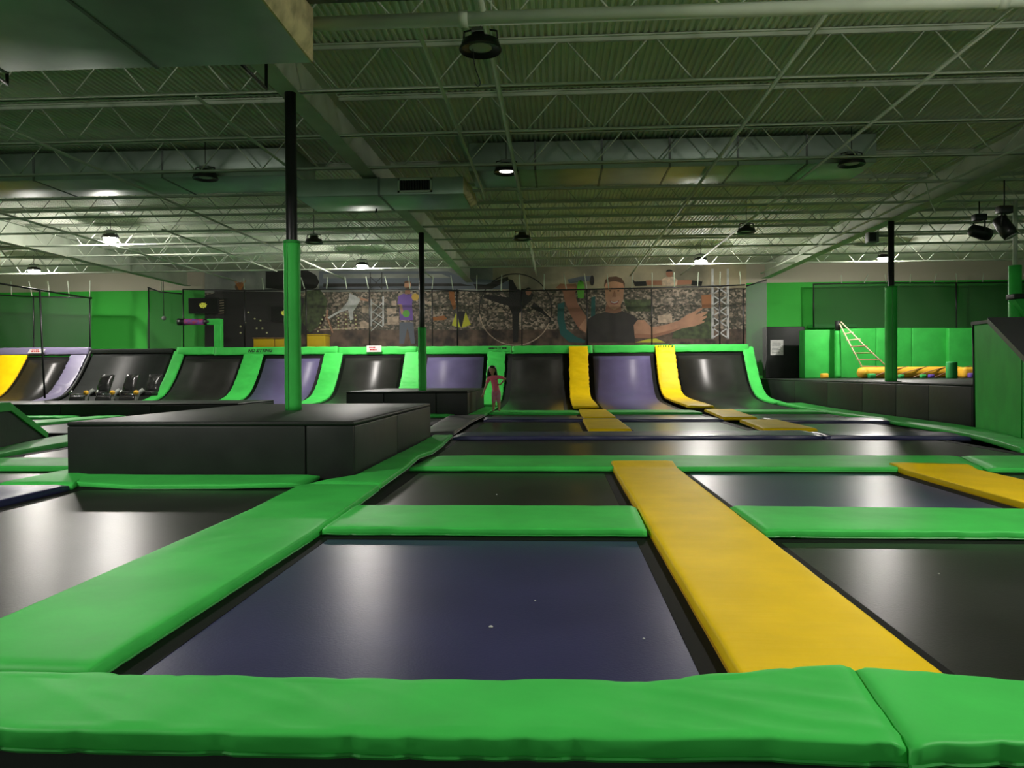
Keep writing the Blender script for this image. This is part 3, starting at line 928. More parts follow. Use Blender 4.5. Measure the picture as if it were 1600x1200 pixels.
# small scraps of lint lying on the mats
for i, (px, py) in enumerate(((767, 981), (1006, 999), (836, 939), (1467, 897), (776, 773))):
    c = on_deck(px, py, BED_Z)
    s = (.010, .006, .005, .006, .006)[i]
    o = MB().ell((c.x, c.y, c.z + s * .5), (s, s * .8, s * .6), 8, 5).build('lint_scrap', 'paper')
    tag(o, ['largest white scrap of lint in the middle of the big navy trampoline', 'white speck of lint on the navy trampoline towards the yellow pad', 'tiny pale speck on the navy trampoline towards the green cross pad',
            'pale speck on the black trampoline right of the yellow pad', 'tiny pale speck on the black trampoline behind the green cross pad'][i], 'lint', 'lint scraps on the mats')

# ------------------------------------------------------------------ curved trampoline wall at the far end
PR = [(22.1, .0), (23.7, .04), (25.7, .07), (27.0, .13), (27.6, .22), (28.05, .36), (28.45, .62), (28.85, 1.0), (29.3, 1.55), (29.66, 2.04)]
PRS = smooth_path([(0, y, z) for y, z in PR], 2)
def prof(x, y0=22.1, z1=9, off=0.0, lift=0.0):
    out = []
    for i, p in enumerate(PRS):
        if p.y < y0 - 1e-4 or p.z > z1: continue
        a, b = PRS[max(0, i - 1)], PRS[min(len(PRS) - 1, i + 1)]
        T = (b - a).normalized()
        N = Vector((0, -T.z, T.y))
        q = p + N * off
        out.append(Vector((x, q.y, q.z + lift)))
    return out
SG = 'padded strips on the curved wall'
def wall_strip(label, x0, x1, m, y0=22.2, seed=0, wr=.018, off=0.0):
    return pad('wall_strip', label, prof(x0, y0, off=off), prof(x1, y0, off=off), m, t=.07, wr=wr, wf=7, seed=seed, top_wr=.010, step=.05, across=10, crease=(5.0, 1.2, wr * .9, .35), pucker=wr * .8, seam='LR', group=SG)
wall_strip('narrow green strip on the curved wall beside the black ride seats', -15.15, -14.72, 'green_vinyl', 24.5, 41, .008)
wall_strip('green strip on the curved wall below the black printed words', -12.28, -11.5, 'green_vinyl', 24.0, 42)
wall_strip('green strip on the curved wall just right of the nearest post', -9.07, -8.33, 'green_vinyl', 24.0, 43)
wall_strip('green strip on the curved wall behind the second post', -5.88, -5.12, 'green_vinyl', 25.0, 44)
wall_strip('green strip on the curved wall behind the child in pink', -2.66, -1.97, 'green_vinyl', 24.9, 45, .025)
wall_strip('yellow strip on the curved wall, first one right of the child', .47, 1.19, 'yellow_vinyl', 22.2, 46, .028, .10)
wall_strip('yellow strip on the curved wall below the man on the wall picture', 3.74, 4.48, 'yellow_vinyl', 22.2, 47, .028, .10)
wall_strip('green strip closing the right end of the curved wall', 7.05, 7.45, 'green_vinyl', 25.4, 48, .02)
wall_strip('yellow strip on the wall at the far left edge', -22.35, -21.15, 'yellow_vinyl', 24.5, 49, .012)
wall_strip('silvery purple wrinkled strip at the left end of the ride seat bay', -19.35, -18.68, 'purple_vinyl', 24.5, 50, .035)

WG = 'curved trampolines of the far wall'
def wall_bed(label, x0, x1, m, y0=22.2, band=.14):
    t = thing('wall_trampoline', label, 'trampoline', ((x0 + x1) / 2, 26, 0), WG)
    sheet(prof(x0 + .004, y0, 1.86, -.065), prof(x1 - .004, y0, 1.86, -.065), .03, .25).build('spring_cover', 'spring_black', t)
    sheet(prof(x0 + band, y0 + .1, 1.78, -.055), prof(x1 - band, y0 + .1, 1.78, -.055), .008, .2).build('jump_mat', m, t)
    return t
wall_bed('black curved trampoline of the far wall beside the ride seats', -14.72, -12.28, 'black_mat', 24.5)
wall_bed('purple curved trampoline of the far wall behind the nearest post', -11.5, -9.07, 'purple_mat', 24)
wall_bed('black curved trampoline of the far wall between the two posts', -8.33, -5.88, 'black_mat', 24)
wall_bed('purple curved trampoline of the far wall left of the child', -5.12, -2.66, 'purple_mat', 25)
wall_bed('black curved trampoline of the far wall right of the child', -1.97, .47, 'black_mat', band=.26)
wall_bed('purple curved trampoline of the far wall between the yellow strips', 1.19, 3.74, 'purple_mat', band=.2)
wall_bed('shiny black curved trampoline of the far wall at its right end', 4.48, 7.05, 'black_mat', band=.12)
wall_bed('black curved trampoline at the far left beside the yellow strip', -21.15, -19.35, 'black_mat', 24.5)
t = thing('bay_lining', 'black sloping mat behind the three ride seats', 'mat', (-16.9, 26, 0))
sheet(prof(-18.5, 23, off=-.06), prof(-15.2, 23, off=-.06), .04, .25).build('sloping_mat', 'black_vinyl', t)
MB().tube([v + Vector((-18.56, 0, 0)) for v in prof(0, 23, off=.0)], .06, 8).build('edge_roll', 'black_vinyl', t)
MB().bbox((-18.6, 29.62, 1.95), (-15.2, 29.9, 2.14), .03).build('top_roll', 'black_vinyl', t)

RG = 'green top rail pads of the far wall'
def rail(label, x0, x1, z0, z1, m='green_vinyl', seed=0, group=RG, wr=.012):
    return pad('top_rail_pad', label, [(x0 + .01, 29.62, z1), (x1 - .01, 29.62, z1)], [(x0 + .01, 29.54, z0), (x1 - .01, 29.54, z0)], m, t=.22, r=.03, wr=wr, wf=4, seed=seed, top_wr=.010, step=.08, across=6, crease=(3.0, 1.0, .012, .5), seam='', group=group)
xr = [at(p, 541, 29.72).x for p in (278, 337, 529, 653, 800, 926, 1046, 1169)]
names = ['beside the ride seat bay', 'carrying the black NO SITTING words', 'with the white and red sticker', 'just right of the second post', 'above the black trampoline right of the child', 'above the purple trampoline between the yellow strips', 'at the right end of the wall']
rails = []
for i in range(7):
    f = i / 7
    f = (i + .5) / 7
    sag = 1 - (2 * f - 1) ** 2
    rails.append(rail('green top rail pad of the far wall ' + names[i], xr[i], xr[i + 1], 1.90 - .05 * f - .05 * sag, 2.21 - .07 * f - .04 * sag, seed=60 + i))
rn = rail('navy top rail pad at the far left with a white and red sticker', -23.5, -18.6, 1.93, 2.22, 'purple_vinyl', 70, None)
def on_rail(px, py): return at(px, py, 29.50)
lettering('NO SITTING', .98, on_rail(406, 548), 'black_print', rails[1], shear=.3)
c = on_rail(777, 544)
g = MB()
for i, (dx, w, h) in enumerate(((-.33, .05, .05), (-.27, .05, .07), (-.21, .06, .06), (-.14, .04, .06), (-.07, .03, .08), (-.03, .03, .05), (.05, .02, .07), (.09, .04, .06), (.17, .05, .05), (.22, .05, .05), (.28, .06, .06), (.33, .03, .05))):
    g.box((c.x + dx, c.y - .01, c.z - h / 2), (c.x + dx + w, c.y, c.z + h / 2))
g.build('printed_words', 'black_print', rails[3])
c = on_rail(1045, 541)
g = MB()
for i, (dx, w, h) in enumerate(((-.30, .03, .09), (-.22, .02, .12), (-.12, .03, .08), (-.02, .03, .10), (.08, .03, .07), (.2, .05, .06))):
    g.box((c.x + dx - .1, c.y - .01, c.z - h / 2), (c.x + dx + w - .1, c.y, c.z + h / 2))
g.build('printed_words', 'stitch_green', rails[5])
def sticker(px0, px1, py0, py1, parent, lean=0.0):
    a, b = on_rail(px0, py1), on_rail(px1, py0)
    y = a.y - .012
    s = MB().prism([(a.x, y, a.z), (b.x - lean, y, a.z), (b.x, y, b.z), (a.x + lean, y, b.z)], (0, .004, 0)).build('warning_sticker', 'sign_white', parent)
    r = MB()
    h = b.z - a.z
    for k, (f0, f1) in enumerate(((.18, .50), (.22, .56))):
        z = a.z + h * (.62 - .36 * k)
        x = a.x + (b.x - a.x) * f0
        e = a.x + (b.x - a.x) * (f1 + .12)
        while x < e:
            w = random.uniform(.04, .10)
            r.box((x, y - .003, z), (min(x + w, e), y, z + h * .22))
            x += w + .02
    q = r.build('red_printing', 'red_print', s)
    q.location = (0, 0, 0)
sticker(573, 596, 540, 550, rails[2])
sticker(43, 72, 545, 552, rn, .12)
t = thing('rear_walkway', 'dark raised walkway between the top rail and the wall picture', 'walkway', (-4, 31.4, 0))
MB().box((-26, 30.0, 1.70), (7.3, 32.9, 1.86)).build('walkway_deck', 'black_vinyl', t)
MB().box((-26, 30.0, -.9), (7.3, 30.1, 1.70)).build('walkway_wall', 'black_vinyl', t)

# ------------------------------------------------------------------ printed wall picture
mu = MB()
YM = 32.96
def mp(pts, m, layer=1, zoom=None):
    if zoom: pts = [(zoom[0] + x / zoom[2], zoom[1] + y / zoom[2]) for x, y in pts]
    y = YM - .004 * layer
    vs = [at(px, py, y) for px, py in pts]
    mu.use(m)
    mu.add(vs, [tuple(range(len(vs)))])
def mell(cx, cy, rx, ry, m, layer=2, n=20, zoom=None, a0=0, a1=2 * PI):
    mp([(cx + rx * math.cos(a0 + (a1 - a0) * k / n), cy + ry * math.sin(a0 + (a1 - a0) * k / n)) for k in range(n)], m, layer, zoom)
def mline(p, q, w, m, layer=2, zoom=None):
    d = Vector((q[0] - p[0], q[1] - p[1]))
    d.normalize()
    nx, ny = -d.y * w / 2, d.x * w / 2
    mp([(p[0] + nx, p[1] + ny), (q[0] + nx, q[1] + ny), (q[0] - nx, q[1] - ny), (p[0] - nx, p[1] - ny)], m, layer, zoom)
Z3, Z4, Z7 = (460, 400, 6.667), (690, 400, 6.667), (900, 380, 3.75)
mp([(320, 405), (770, 404), (770, 455), (320, 458)], 'mural_sky', 0)
mp([(770, 404), (1166, 400), (1166, 452), (770, 455)], 'mural_sky_warm', 0)
mp([(320, 458), (1166, 450), (1166, 514), (320, 516)], 'mural_city', 0)
mp([(320, 516), (1166, 514), (1166, 566), (320, 566)], 'mural_plaza', 0)
mp([(320, 462), (345, 455), (440, 456), (490, 470), (484, 510), (450, 545), (320, 550)], 'mural_dark', 1)
mp([(478, 455), (500, 452), (512, 470), (505, 505), (484, 520), (470, 500)], 'mural_foliage', 2)
mp([(415, 424), (480, 422), (494, 430), (499, 441), (494, 450), (470, 455), (415, 450)], 'mural_dark', 2)
mp([(499, 424), (700, 424), (720, 433), (800, 440), (800, 452), (499, 453)], 'mural_navy', 1)
mp([(505, 428), (690, 428), (705, 434), (505, 435)], 'mural_sky', 2)
mp([(505, 443), (720, 443), (740, 447), (505, 448)], 'mural_charcoal', 2)
mell(375, 448, 8, 7, 'mural_brown', 2)
for dx in range(-3, 4): mline((375, 455), (375 + dx * 3, 441 - abs(dx)), 1.0, 'mural_rust', 3)
mp([(335, 455), (348, 455), (350, 500), (337, 500)], 'mural_charcoal', 2)
for k in range(6): mline((341, 470 + k * 4), (350, 469 + k * 4), 1.2, 'mural_stone', 3)
for (x, y) in ((388, 488), (398, 498), (407, 501), (376, 510), (376, 520), (401, 513), (410, 513), (383, 504), (417, 520)): mell(x, y, 1.6, 1.4, 'mural_bulb', 3, 8)
# fairground letters of bulbs
for pts in (((245, 785), (262, 742), (272, 700), (290, 660), (312, 620)), ((340, 640), (362, 700), (370, 735), (390, 770)), ((458, 648), (458, 685), (458, 722), (458, 756)),
            ((535, 608), (535, 660), (537, 710), (537, 756)), ((636, 620), (638, 662), (640, 710), (642, 745)), ((318, 740),), ((587, 684),)):
    if len(pts) > 1: mline(pts[0], pts[-1], 30, 'mural_brown', 2, Z3)
    for q in pts: mell(q[0], q[1], 10, 10, 'mural_bulb', 3, 10, Z3)
mp([(250, 760), (780, 735), (780, 750), (250, 775)], 'mural_stone', 1, Z3)
# leaping figure in white
mp([(345, 640), (480, 560), (560, 470), (575, 385), (640, 420), (690, 450), (640, 540), (610, 580), (615, 660), (580, 670), (560, 560), (470, 590), (360, 655)], 'mural_white', 4, Z3)
mp([(690, 430), (770, 455), (770, 472), (680, 460)], 'mural_skin', 4, Z3)
mline((345, 560), (335, 650), 14, 'mural_skin', 4, Z3)
mline((345, 650), (400, 800), 14, 'mural_skin', 4, Z3)
# buildings, towers
for pts in (((965, 640), (1085, 625), (1090, 710), (970, 715)), ((700, 520), (770, 515), (770, 590), (705, 590)), ((680, 690), (720, 670), (775, 700), (775, 735), (680, 740)), ((1010, 470), (1060, 465), (1065, 520), (1010, 520)), ((960, 545), (1060, 540), (1060, 600), (965, 605))):
    mp(pts, 'mural_stone', 2, Z3)
for x0, x1 in ((800, 925),):
    mline((x0, 450), (x0, 730), 14, 'mural_white', 3, Z3)
    mline((x1, 420), (x1, 725), 18, 'mural_white', 3, Z3)
    for k in range(3):
        mline((x0, 480 + k * 90), (x1, 560 + k * 90), 9, 'mural_white', 3, Z3)
        mline((x1, 480 + k * 90), (x0, 600 + k * 90), 9, 'mural_white', 3, Z3)
mline((790, 170), (790, 350), 8, 'mural_charcoal', 3, Z3)
mline((912, 170), (912, 350), 8, 'mural_charcoal', 3, Z3)
mline((795, 220), (910, 340), 6, 'mural_charcoal', 3, Z3)
mline((905, 220), (800, 335), 6, 'mural_charcoal', 3, Z3)
# juggler in purple
mp([(1082, 420), (1140, 390), (1160, 400), (1200, 400), (1215, 390), (1235, 425), (1225, 500), (1238, 668), (1098, 668), (1092, 505), (1072, 500)], 'mural_purple', 4, Z3)
mp([(1095, 690), (1240, 690), (1255, 912), (1215, 912), (1178, 740), (1140, 912), (1092, 912)], 'mural_denim', 4, Z3)
mp([(1150, 395), (1210, 395), (1205, 345), (1152, 345)], 'mural_skin_shade', 4, Z3)
mell(1180, 305, 36, 42, 'mural_skin', 5, 20, Z3)
mell(1180, 282, 38, 24, 'mural_brown', 6, 20, Z3, PI, 2 * PI)
mell(1180, 318, 30, 30, 'mural_brown', 6, 16, Z3, .25, PI - .25)
mp([(1088, 500), (1120, 505), (1140, 610), (1112, 608)], 'mural_skin', 5, Z3)
mell(1165, 600, 38, 38, 'mural_green', 6, 20, Z3)
mell(1258, 428, 38, 38, 'mural_gold', 6, 20, Z3)
mell(1410, 495, 24, 24, 'mural_stone', 4, 16, Z3)
mp([(1440, 640), (1560, 620), (1590, 650), (1560, 668), (1450, 672)], 'mural_rust', 2, Z3)
# flags, hoop, dark acrobat
mp([(75, 370), (130, 370), (150, 540), (125, 560), (80, 440)], 'mural_rust', 2, Z4)
mp([(150, 590), (105, 722), (200, 748)], 'mural_yellow', 4, Z4)
mp([(250, 585), (305, 716), (208, 748)], 'mural_yellow', 4, Z4)
mp([(155, 580), (246, 580), (205, 750)], 'mural_dark', 3, Z4)
for k in range(48):
    a0, a1 = 2 * PI * k / 48, 2 * PI * (k + 1.05) / 48
    mline((770 + 378 * math.cos(a0), 558 + 373 * math.sin(a0)), (770 + 378 * math.cos(a1), 558 + 373 * math.sin(a1)), 11, 'mural_stone' if .3 < a0 < 2.9 else 'mural_charcoal', 4, Z4)
mp([(330, 290), (460, 300), (620, 240), (690, 215), (700, 250), (640, 280), (520, 345), (360, 350)], 'mural_charcoal', 3, Z4)
mp([(700, 240), (740, 250), (790, 345), (880, 340), (960, 400), (930, 470), (850, 540), (810, 600), (790, 900), (745, 900), (735, 600), (700, 520), (560, 480), (430, 430), (450, 400), (700, 430)], 'mural_dark', 5, Z4)
mp([(960, 480), (1060, 560), (1150, 640), (1130, 655), (1030, 590), (930, 540)], 'mural_dark', 5, Z4)
mell(905, 372, 30, 38, 'mural_skin_shade', 6, 16, Z4)
mell(905, 352, 30, 24, 'mural_dark', 7, 16, Z4, PI, 2 * PI)
mp([(810, 590), (838, 588), (832, 690), (808, 685)], 'mural_stone', 6, Z4)
mp([(580, 545), (620, 545), (670, 585), (590, 585)], 'mural_stone', 4, Z4)
mline((1060, 560), (1140, 640), 12, 'mural_stone', 6, Z4)
# hanging teal cloth
mp([(1210, 500), (1280, 480), (1275, 640), (1300, 760), (1400, 840), (1500, 880), (1490, 905), (1330, 900), (1240, 820), (1205, 660)], 'mural_teal', 3, Z4)
mp([(1560, 430), (1600, 420), (1600, 640), (1555, 640)], 'mural_teal', 3, Z4)
# man in black with raised hand
mp([(1190, 330), (1235, 288), (1310, 292), (1400, 288), (1405, 330), (1390, 400), (1420, 500), (1515, 640), (1505, 800), (1440, 770), (1340, 610), (1280, 460), (1262, 370)], 'mural_skin_shade', 6, Z4)
mp([(1430, 740), (1500, 650), (1515, 660), (1505, 805)], 'mural_skin', 7, Z4)
mp([(1310, 245), (1440, 215), (1570, 205), (1575, 255), (1330, 285)], 'mural_navy', 6, Z4)
mell(1568, 255, 22, 55, 'mural_charcoal', 7, 16, Z4)
mp([(1425, 262), (1450, 250), (1475, 268), (1490, 330), (1480, 440), (1420, 440), (1410, 330)], 'mural_green', 6, Z4)
mp([(60, 450), (120, 415), (175, 402), (270, 396), (330, 420), (372, 452), (345, 500), (345, 582), (70, 582)], 'mural_charcoal', 5, Z7)
mp([(180, 340), (262, 340), (265, 402), (225, 412), (172, 404)], 'mural_skin_shade', 6, Z7)
mp([(168, 240), (172, 215), (225, 198), (275, 215), (283, 250), (276, 330), (258, 372), (225, 392), (195, 376), (174, 335)], 'mural_skin', 7, Z7)
mp([(164, 258), (170, 215), (195, 198), (235, 194), (268, 206), (286, 235), (284, 262), (276, 235), (225, 222), (178, 232)], 'mural_brown', 8, Z7)
mline((188, 268), (212, 265), 6, 'mural_brown', 8, Z7)
mline((236, 265), (262, 268), 6, 'mural_brown', 8, Z7)
mell(200, 279, 7, 4, 'mural_dark', 8, 10, Z7)
mell(248, 279, 7, 4, 'mural_dark', 8, 10, Z7)
mp([(222, 280), (228, 280), (236, 315), (212, 315)], 'mural_skin_shade', 8, Z7)
mp([(196, 335), (225, 344), (254, 333), (246, 354), (225, 360), (204, 354)], 'mural_lips', 8, Z7)
mp([(202, 339), (225, 346), (248, 338), (240, 347), (225, 351), (208, 347)], 'mural_white', 9, Z7)
mp([(338, 480), (360, 450), (400, 450), (440, 492), (520, 480), (610, 450), (650, 420), (690, 402), (720, 382), (737, 378), (740, 388), (712, 408), (700, 420), (750, 402), (768, 400), (770, 410), (735, 432), (765, 425), (768, 434), (735, 455), (755, 455), (750, 465), (700, 484), (620, 500), (540, 530), (450, 556), (345, 556)], 'mural_skin', 7, Z7)
mp([(345, 530), (450, 535), (560, 508), (620, 490), (540, 530), (450, 556), (345, 556)], 'mural_skin_shade', 8, Z7)
mp([(345, 582), (420, 562), (470, 558), (525, 582)], 'mural_yellow', 6, Z7)
mp([(735, 305), (795, 300), (795, 380), (738, 380)], 'mural_rust', 3, Z7)
mp([(480, 425), (560, 415), (565, 465), (482, 470)], 'mural_stone', 3, Z7)
mp([(590, 470), (800, 395), (800, 560), (560, 560)], 'mural_foliage', 2, Z7)
mp([(280, 330), (440, 330), (440, 400), (300, 400)], 'mural_foliage', 2, Z7)
for x in (800, 890):
    mline((x, 150), (x, 560), 14, 'mural_white', 4, Z7)
for k in range(5):
    mline((800, 240 + k * 64), (890, 300 + k * 64), 7, 'mural_white', 4, Z7)
    mline((890, 240 + k * 64), (800, 300 + k * 64), 7, 'mural_white', 4, Z7)
# small acrobat doing the splits
mell(547, 178, 20, 22, 'mural_skin_shade', 5, 16, Z7)
mell(547, 168, 20, 14, 'mural_dark', 6, 16, Z7, PI, 2 * PI)
mp([(500, 215), (525, 198), (570, 198), (595, 215), (590, 250), (505, 250)], 'mural_stone', 5, Z7)
mp([(410, 218), (505, 218), (505, 245), (415, 245)], 'mural_skin_shade', 5, Z7)
mp([(590, 215), (680, 215), (680, 240), (590, 245)], 'mural_skin_shade', 5, Z7)
mp([(328, 205), (345, 225), (410, 222), (415, 250), (345, 252)], 'mural_dark', 6, Z7)
mp([(750, 190), (740, 225), (680, 218), (675, 245), (735, 250)], 'mural_dark', 6, Z7)
o = mu.build('wall_picture', None, None, fix=False)
tag(o, 'long printed wall picture of circus performers over a town square', 'mural')

# ------------------------------------------------------------------ television screens
def tv(label, px0, px1, py0, py1, lx, ly):
    a, b = at(px0, py1, 32.7), at(px1, py0, 32.7)
    t = thing('television', label, 'television', ((a.x + b.x) / 2, 32.8, (a.z + b.z) / 2), 'dark screens behind the net')
    MB().bbox((a.x, 32.72, a.z), (b.x, 32.82, b.z), .015).build('case', 'black_plastic', t)
    MB().box((a.x + .03, 32.712, a.z + .03), (b.x - .03, 32.722, b.z - .03)).build('screen', 'screen', t)
    MB().box(((a.x + b.x) / 2 - .1, 32.8, (a.z + b.z) / 2 - .1), ((a.x + b.x) / 2 + 1e-6 + .1, 32.93, (a.z + b.z) / 2 + .1)).build('wall_mount', 'black_plastic', t)
    c = at(lx, ly, 32.7)
    pts = []
    for k in range(22):
        r = (.16 if k % 2 else .125) * (1 + .15 * math.sin(k * 2.3))
        pts.append((c.x + 1.15 * r * math.cos(2 * PI * k / 22), 32.706, c.z + .8 * r * math.sin(2 * PI * k / 22)))
    g = MB().use('screen_logo').prism(pts, (0, .004, 0))
    g.use('screen')
    for dx, dz in ((-.05, .04), (.05, .03)): g.box((c.x + dx - .02, 32.702, c.z + dz - .015), (c.x + dx + .02, 32.708, c.z + dz + .015))
    g.box((c.x - .06, 32.702, c.z - .05), (c.x + .06, 32.708, c.z - .035))
    g.build('glowing_emblem', None, t)
tv('dark wide television with a yellow green emblem at the left end of the wall picture', 294, 341, 465, 490, 317, 477)
tv('dark television with a yellow green emblem half hidden by the nearest post', 422, 462, 478, 502, 445, 489)

# ------------------------------------------------------------------ nets
def net(label, top, bottom, Y, m, posts=(), straps=(), cable=.03, group='black safety nets', name='safety_net', strap_top=421):
    """top and bottom: pixel outlines; the sheet hangs in the upright plane at depth Y"""
    T = [at(px, py, Y if not isinstance(Y, dict) else Y[px]) for px, py in top]
    B = [at(px, py, Y if not isinstance(Y, dict) else Y[px]) for px, py in bottom]
    mid = (T[0] + B[-1]) / 2
    t = thing(name, label, 'net', (mid.x, mid.y, B[0].z), group)
    n = 70
    def samp(P, f):
        x = P[0].x + (P[-1].x - P[0].x) * f
        for i in range(len(P) - 1):
            if P[i].x - 1e-6 <= x <= P[i + 1].x + 1e-6:
                g = (x - P[i].x) / max(1e-6, P[i + 1].x - P[i].x)
                return P[i].lerp(P[i + 1], g)
        return P[-1]
    vs, fs, m_ = [], [], 7
    for i in range(n + 1):
        a, b = samp(T, i / n), samp(B, i / n)
        for k in range(m_ + 1):
            p = a.lerp(b, k / m_)
            p.y += .16 * noise.noise(Vector((p.x * 1.1 + p.z * .5, p.z * .35, 3)))
            vs.append(p)
    for i in range(n):
        for k in range(m_):
            fs.append((i * (m_ + 1) + k, (i + 1) * (m_ + 1) + k, (i + 1) * (m_ + 1) + k + 1, i * (m_ + 1) + k + 1))
    MB().add(vs, fs, True).build('mesh_sheet', m, t, fix=False)
    if cable:
        MB().tube(T, cable, 6).build('top_cable', 'black_paint', t)
    for px, py0, py1 in posts:
        MB().tube([at(px, py0, Y), at(px + (py1 - py0) * .008, py1, Y)], .028, 6).build('net_post', 'black_paint', t)
    for px in straps:
        f = samp(T, (at(px, 450, Y).x - T[0].x) / (T[-1].x - T[0].x))
        s = random.uniform(-.12, .12)
        MB().tube([f, f + Vector((s, -.1, 4.99 - f.z))], .02, 6).build('hanging_strap', 'steel_bounce_tint', t)
    return t
YN = 30.6
net('long black net across the wall picture above the green top rail', [(286, 452), (380, 454), (478, 452), (577, 452), (675, 452), (740, 455), (770, 456), (815, 454), (917, 452), (1018, 450), (1124, 447), (1164, 445)],
    [(286, 546), (1164, 540)], YN, 'net_black', [(p, 452, 545) for p in (286, 382, 478, 577, 675, 714, 815, 917, 1018, 1124, 1161)],
    [382, 412, 445, 476, 510, 542, 576, 606, 641, 675, 708, 745, 783, 813, 850, 885, 917, 951, 987, 1019, 1054, 1090, 1125, 1157])
net('black net in front of the green wall at the far left edge', [(-60, 459), (0, 461), (70, 464), (143, 465)], [(-60, 550), (143, 546)], 30.7, 'net_dark', [(52, 463, 545), (140, 465, 546)], [-20, 18, 50, 77, 108, 140])
net('narrow black net on the green wall left of the dark television', [(231, 449), (250, 456), (284, 459)], [(231, 557), (284, 557)], 31.4, 'net_dark', [(232, 450, 545)], [252])
net('dark net sheet on the green wall above the foam pit', [(1270, 444), (1380, 442), (1480, 442), (1640, 440)], [(1270, 512), (1640, 512)], 32.2, 'net_dark', [(1271, 444, 512), (1494, 442, 512)], [1315, 1350, 1385, 1422, 1459, 1495, 1535])
net('grey net hanging at the right end of the curved wall', [(1166, 447), (1182, 442), (1198, 437)], [(1166, 546), (1184, 586), (1193, 587), (1198, 562)], {1166: 30.5, 1182: 30.1, 1198: 29.7, 1184: 30.0, 1193: 29.8}, 'net_grey', cable=.025, straps=())
o = MB().tube([at(-30, 438, 24.5), at(60, 453, 27.5), at(143, 466, 30.7)], .035, 6).build('net_cable', 'black_paint')
tag(o, 'black cable slanting down above the net at the far left', 'cable')
o = MB().tube([at(70, 622, 23.4), at(66, 545, 23.4), at(62, 452, 23.4)], .03, 6).build('net_pole', 'black_paint')
tag(o, 'thin black pole rising behind the low platform at the far left', 'pole')
t = thing('hanging_rope', 'dark rope with a small ball hanging left of the dark television', 'rope', at(256, 497, 31.2))
MB().tube([at(255, 425, 31.2), at(256, 495, 31.2)], .012, 6).build('rope_line', 'black_paint', t)
MB().ell(at(256, 497, 31.2), (.09, .09, .09), 12, 8).build('ball', 'grey_plastic', t)

# ------------------------------------------------------------------ things on the rear walkway
t = thing('padded_boom', 'green padded upright with a side arm standing behind the top rail', 'boom', at(341, 541, 30.2))
a, b = at(336, 541, 30.2), at(347, 506, 30.2)
MB().bbox((a.x, 30.08, 1.86), (b.x, 30.34, b.z), .04).build('upright', 'green_vinyl', t)
c, d = at(325, 508, 30.2), at(347, 498, 30.2)
MB().bbox((c.x, 30.08, c.z), (d.x, 30.34, d.z), .04).build('arm', 'green_vinyl', t)
e0, e1 = at(283, 503, 30.2), at(324, 503, 30.2)
MB().tube([e0, e0 + Vector((.1, 0, 0)), e1], [.12, .13, .12], 16).build('arm_cover', 'jelly_purple', t)
MB().tube([e0 + Vector((-.12, 0, 0)), e0 + Vector((.16, 0, 0))], .14, 16).build('arm_cap', 'black_plastic', t)
MB().tube([e1 + Vector((-.1, 0, 0)), e1 + Vector((.12, 0, 0))], .135, 16).build('arm_cap', 'black_plastic', t)
def crate(label, p0, p1, py, top):
    a, b = at(p0, 545, 31.6), at(p1, py, 31.6)
    t = thing('yellow_crate', label, 'crate', ((a.x + b.x) / 2, 31.9, 1.86), 'yellow crates behind the nearest post')
    MB().bbox((a.x, 31.6, 1.86), (b.x, 32.3, b.z), .03).build('body', 'yellow_vinyl', t)
    MB().bbox((a.x - .03, 31.57, b.z), (b.x + .03, 32.33, b.z + .05), .015).build('top_board', top, t)
crate('yellow crate with a wooden top left of the nearest post', 396, 428, 529, 'wood_top')
crate('yellow crate with a wooden top half behind the nearest post', 429, 459, 529, 'wood_top')
crate('yellow crate right of the nearest post under the bulb letters', 479, 508, 524, 'yellow_vinyl')

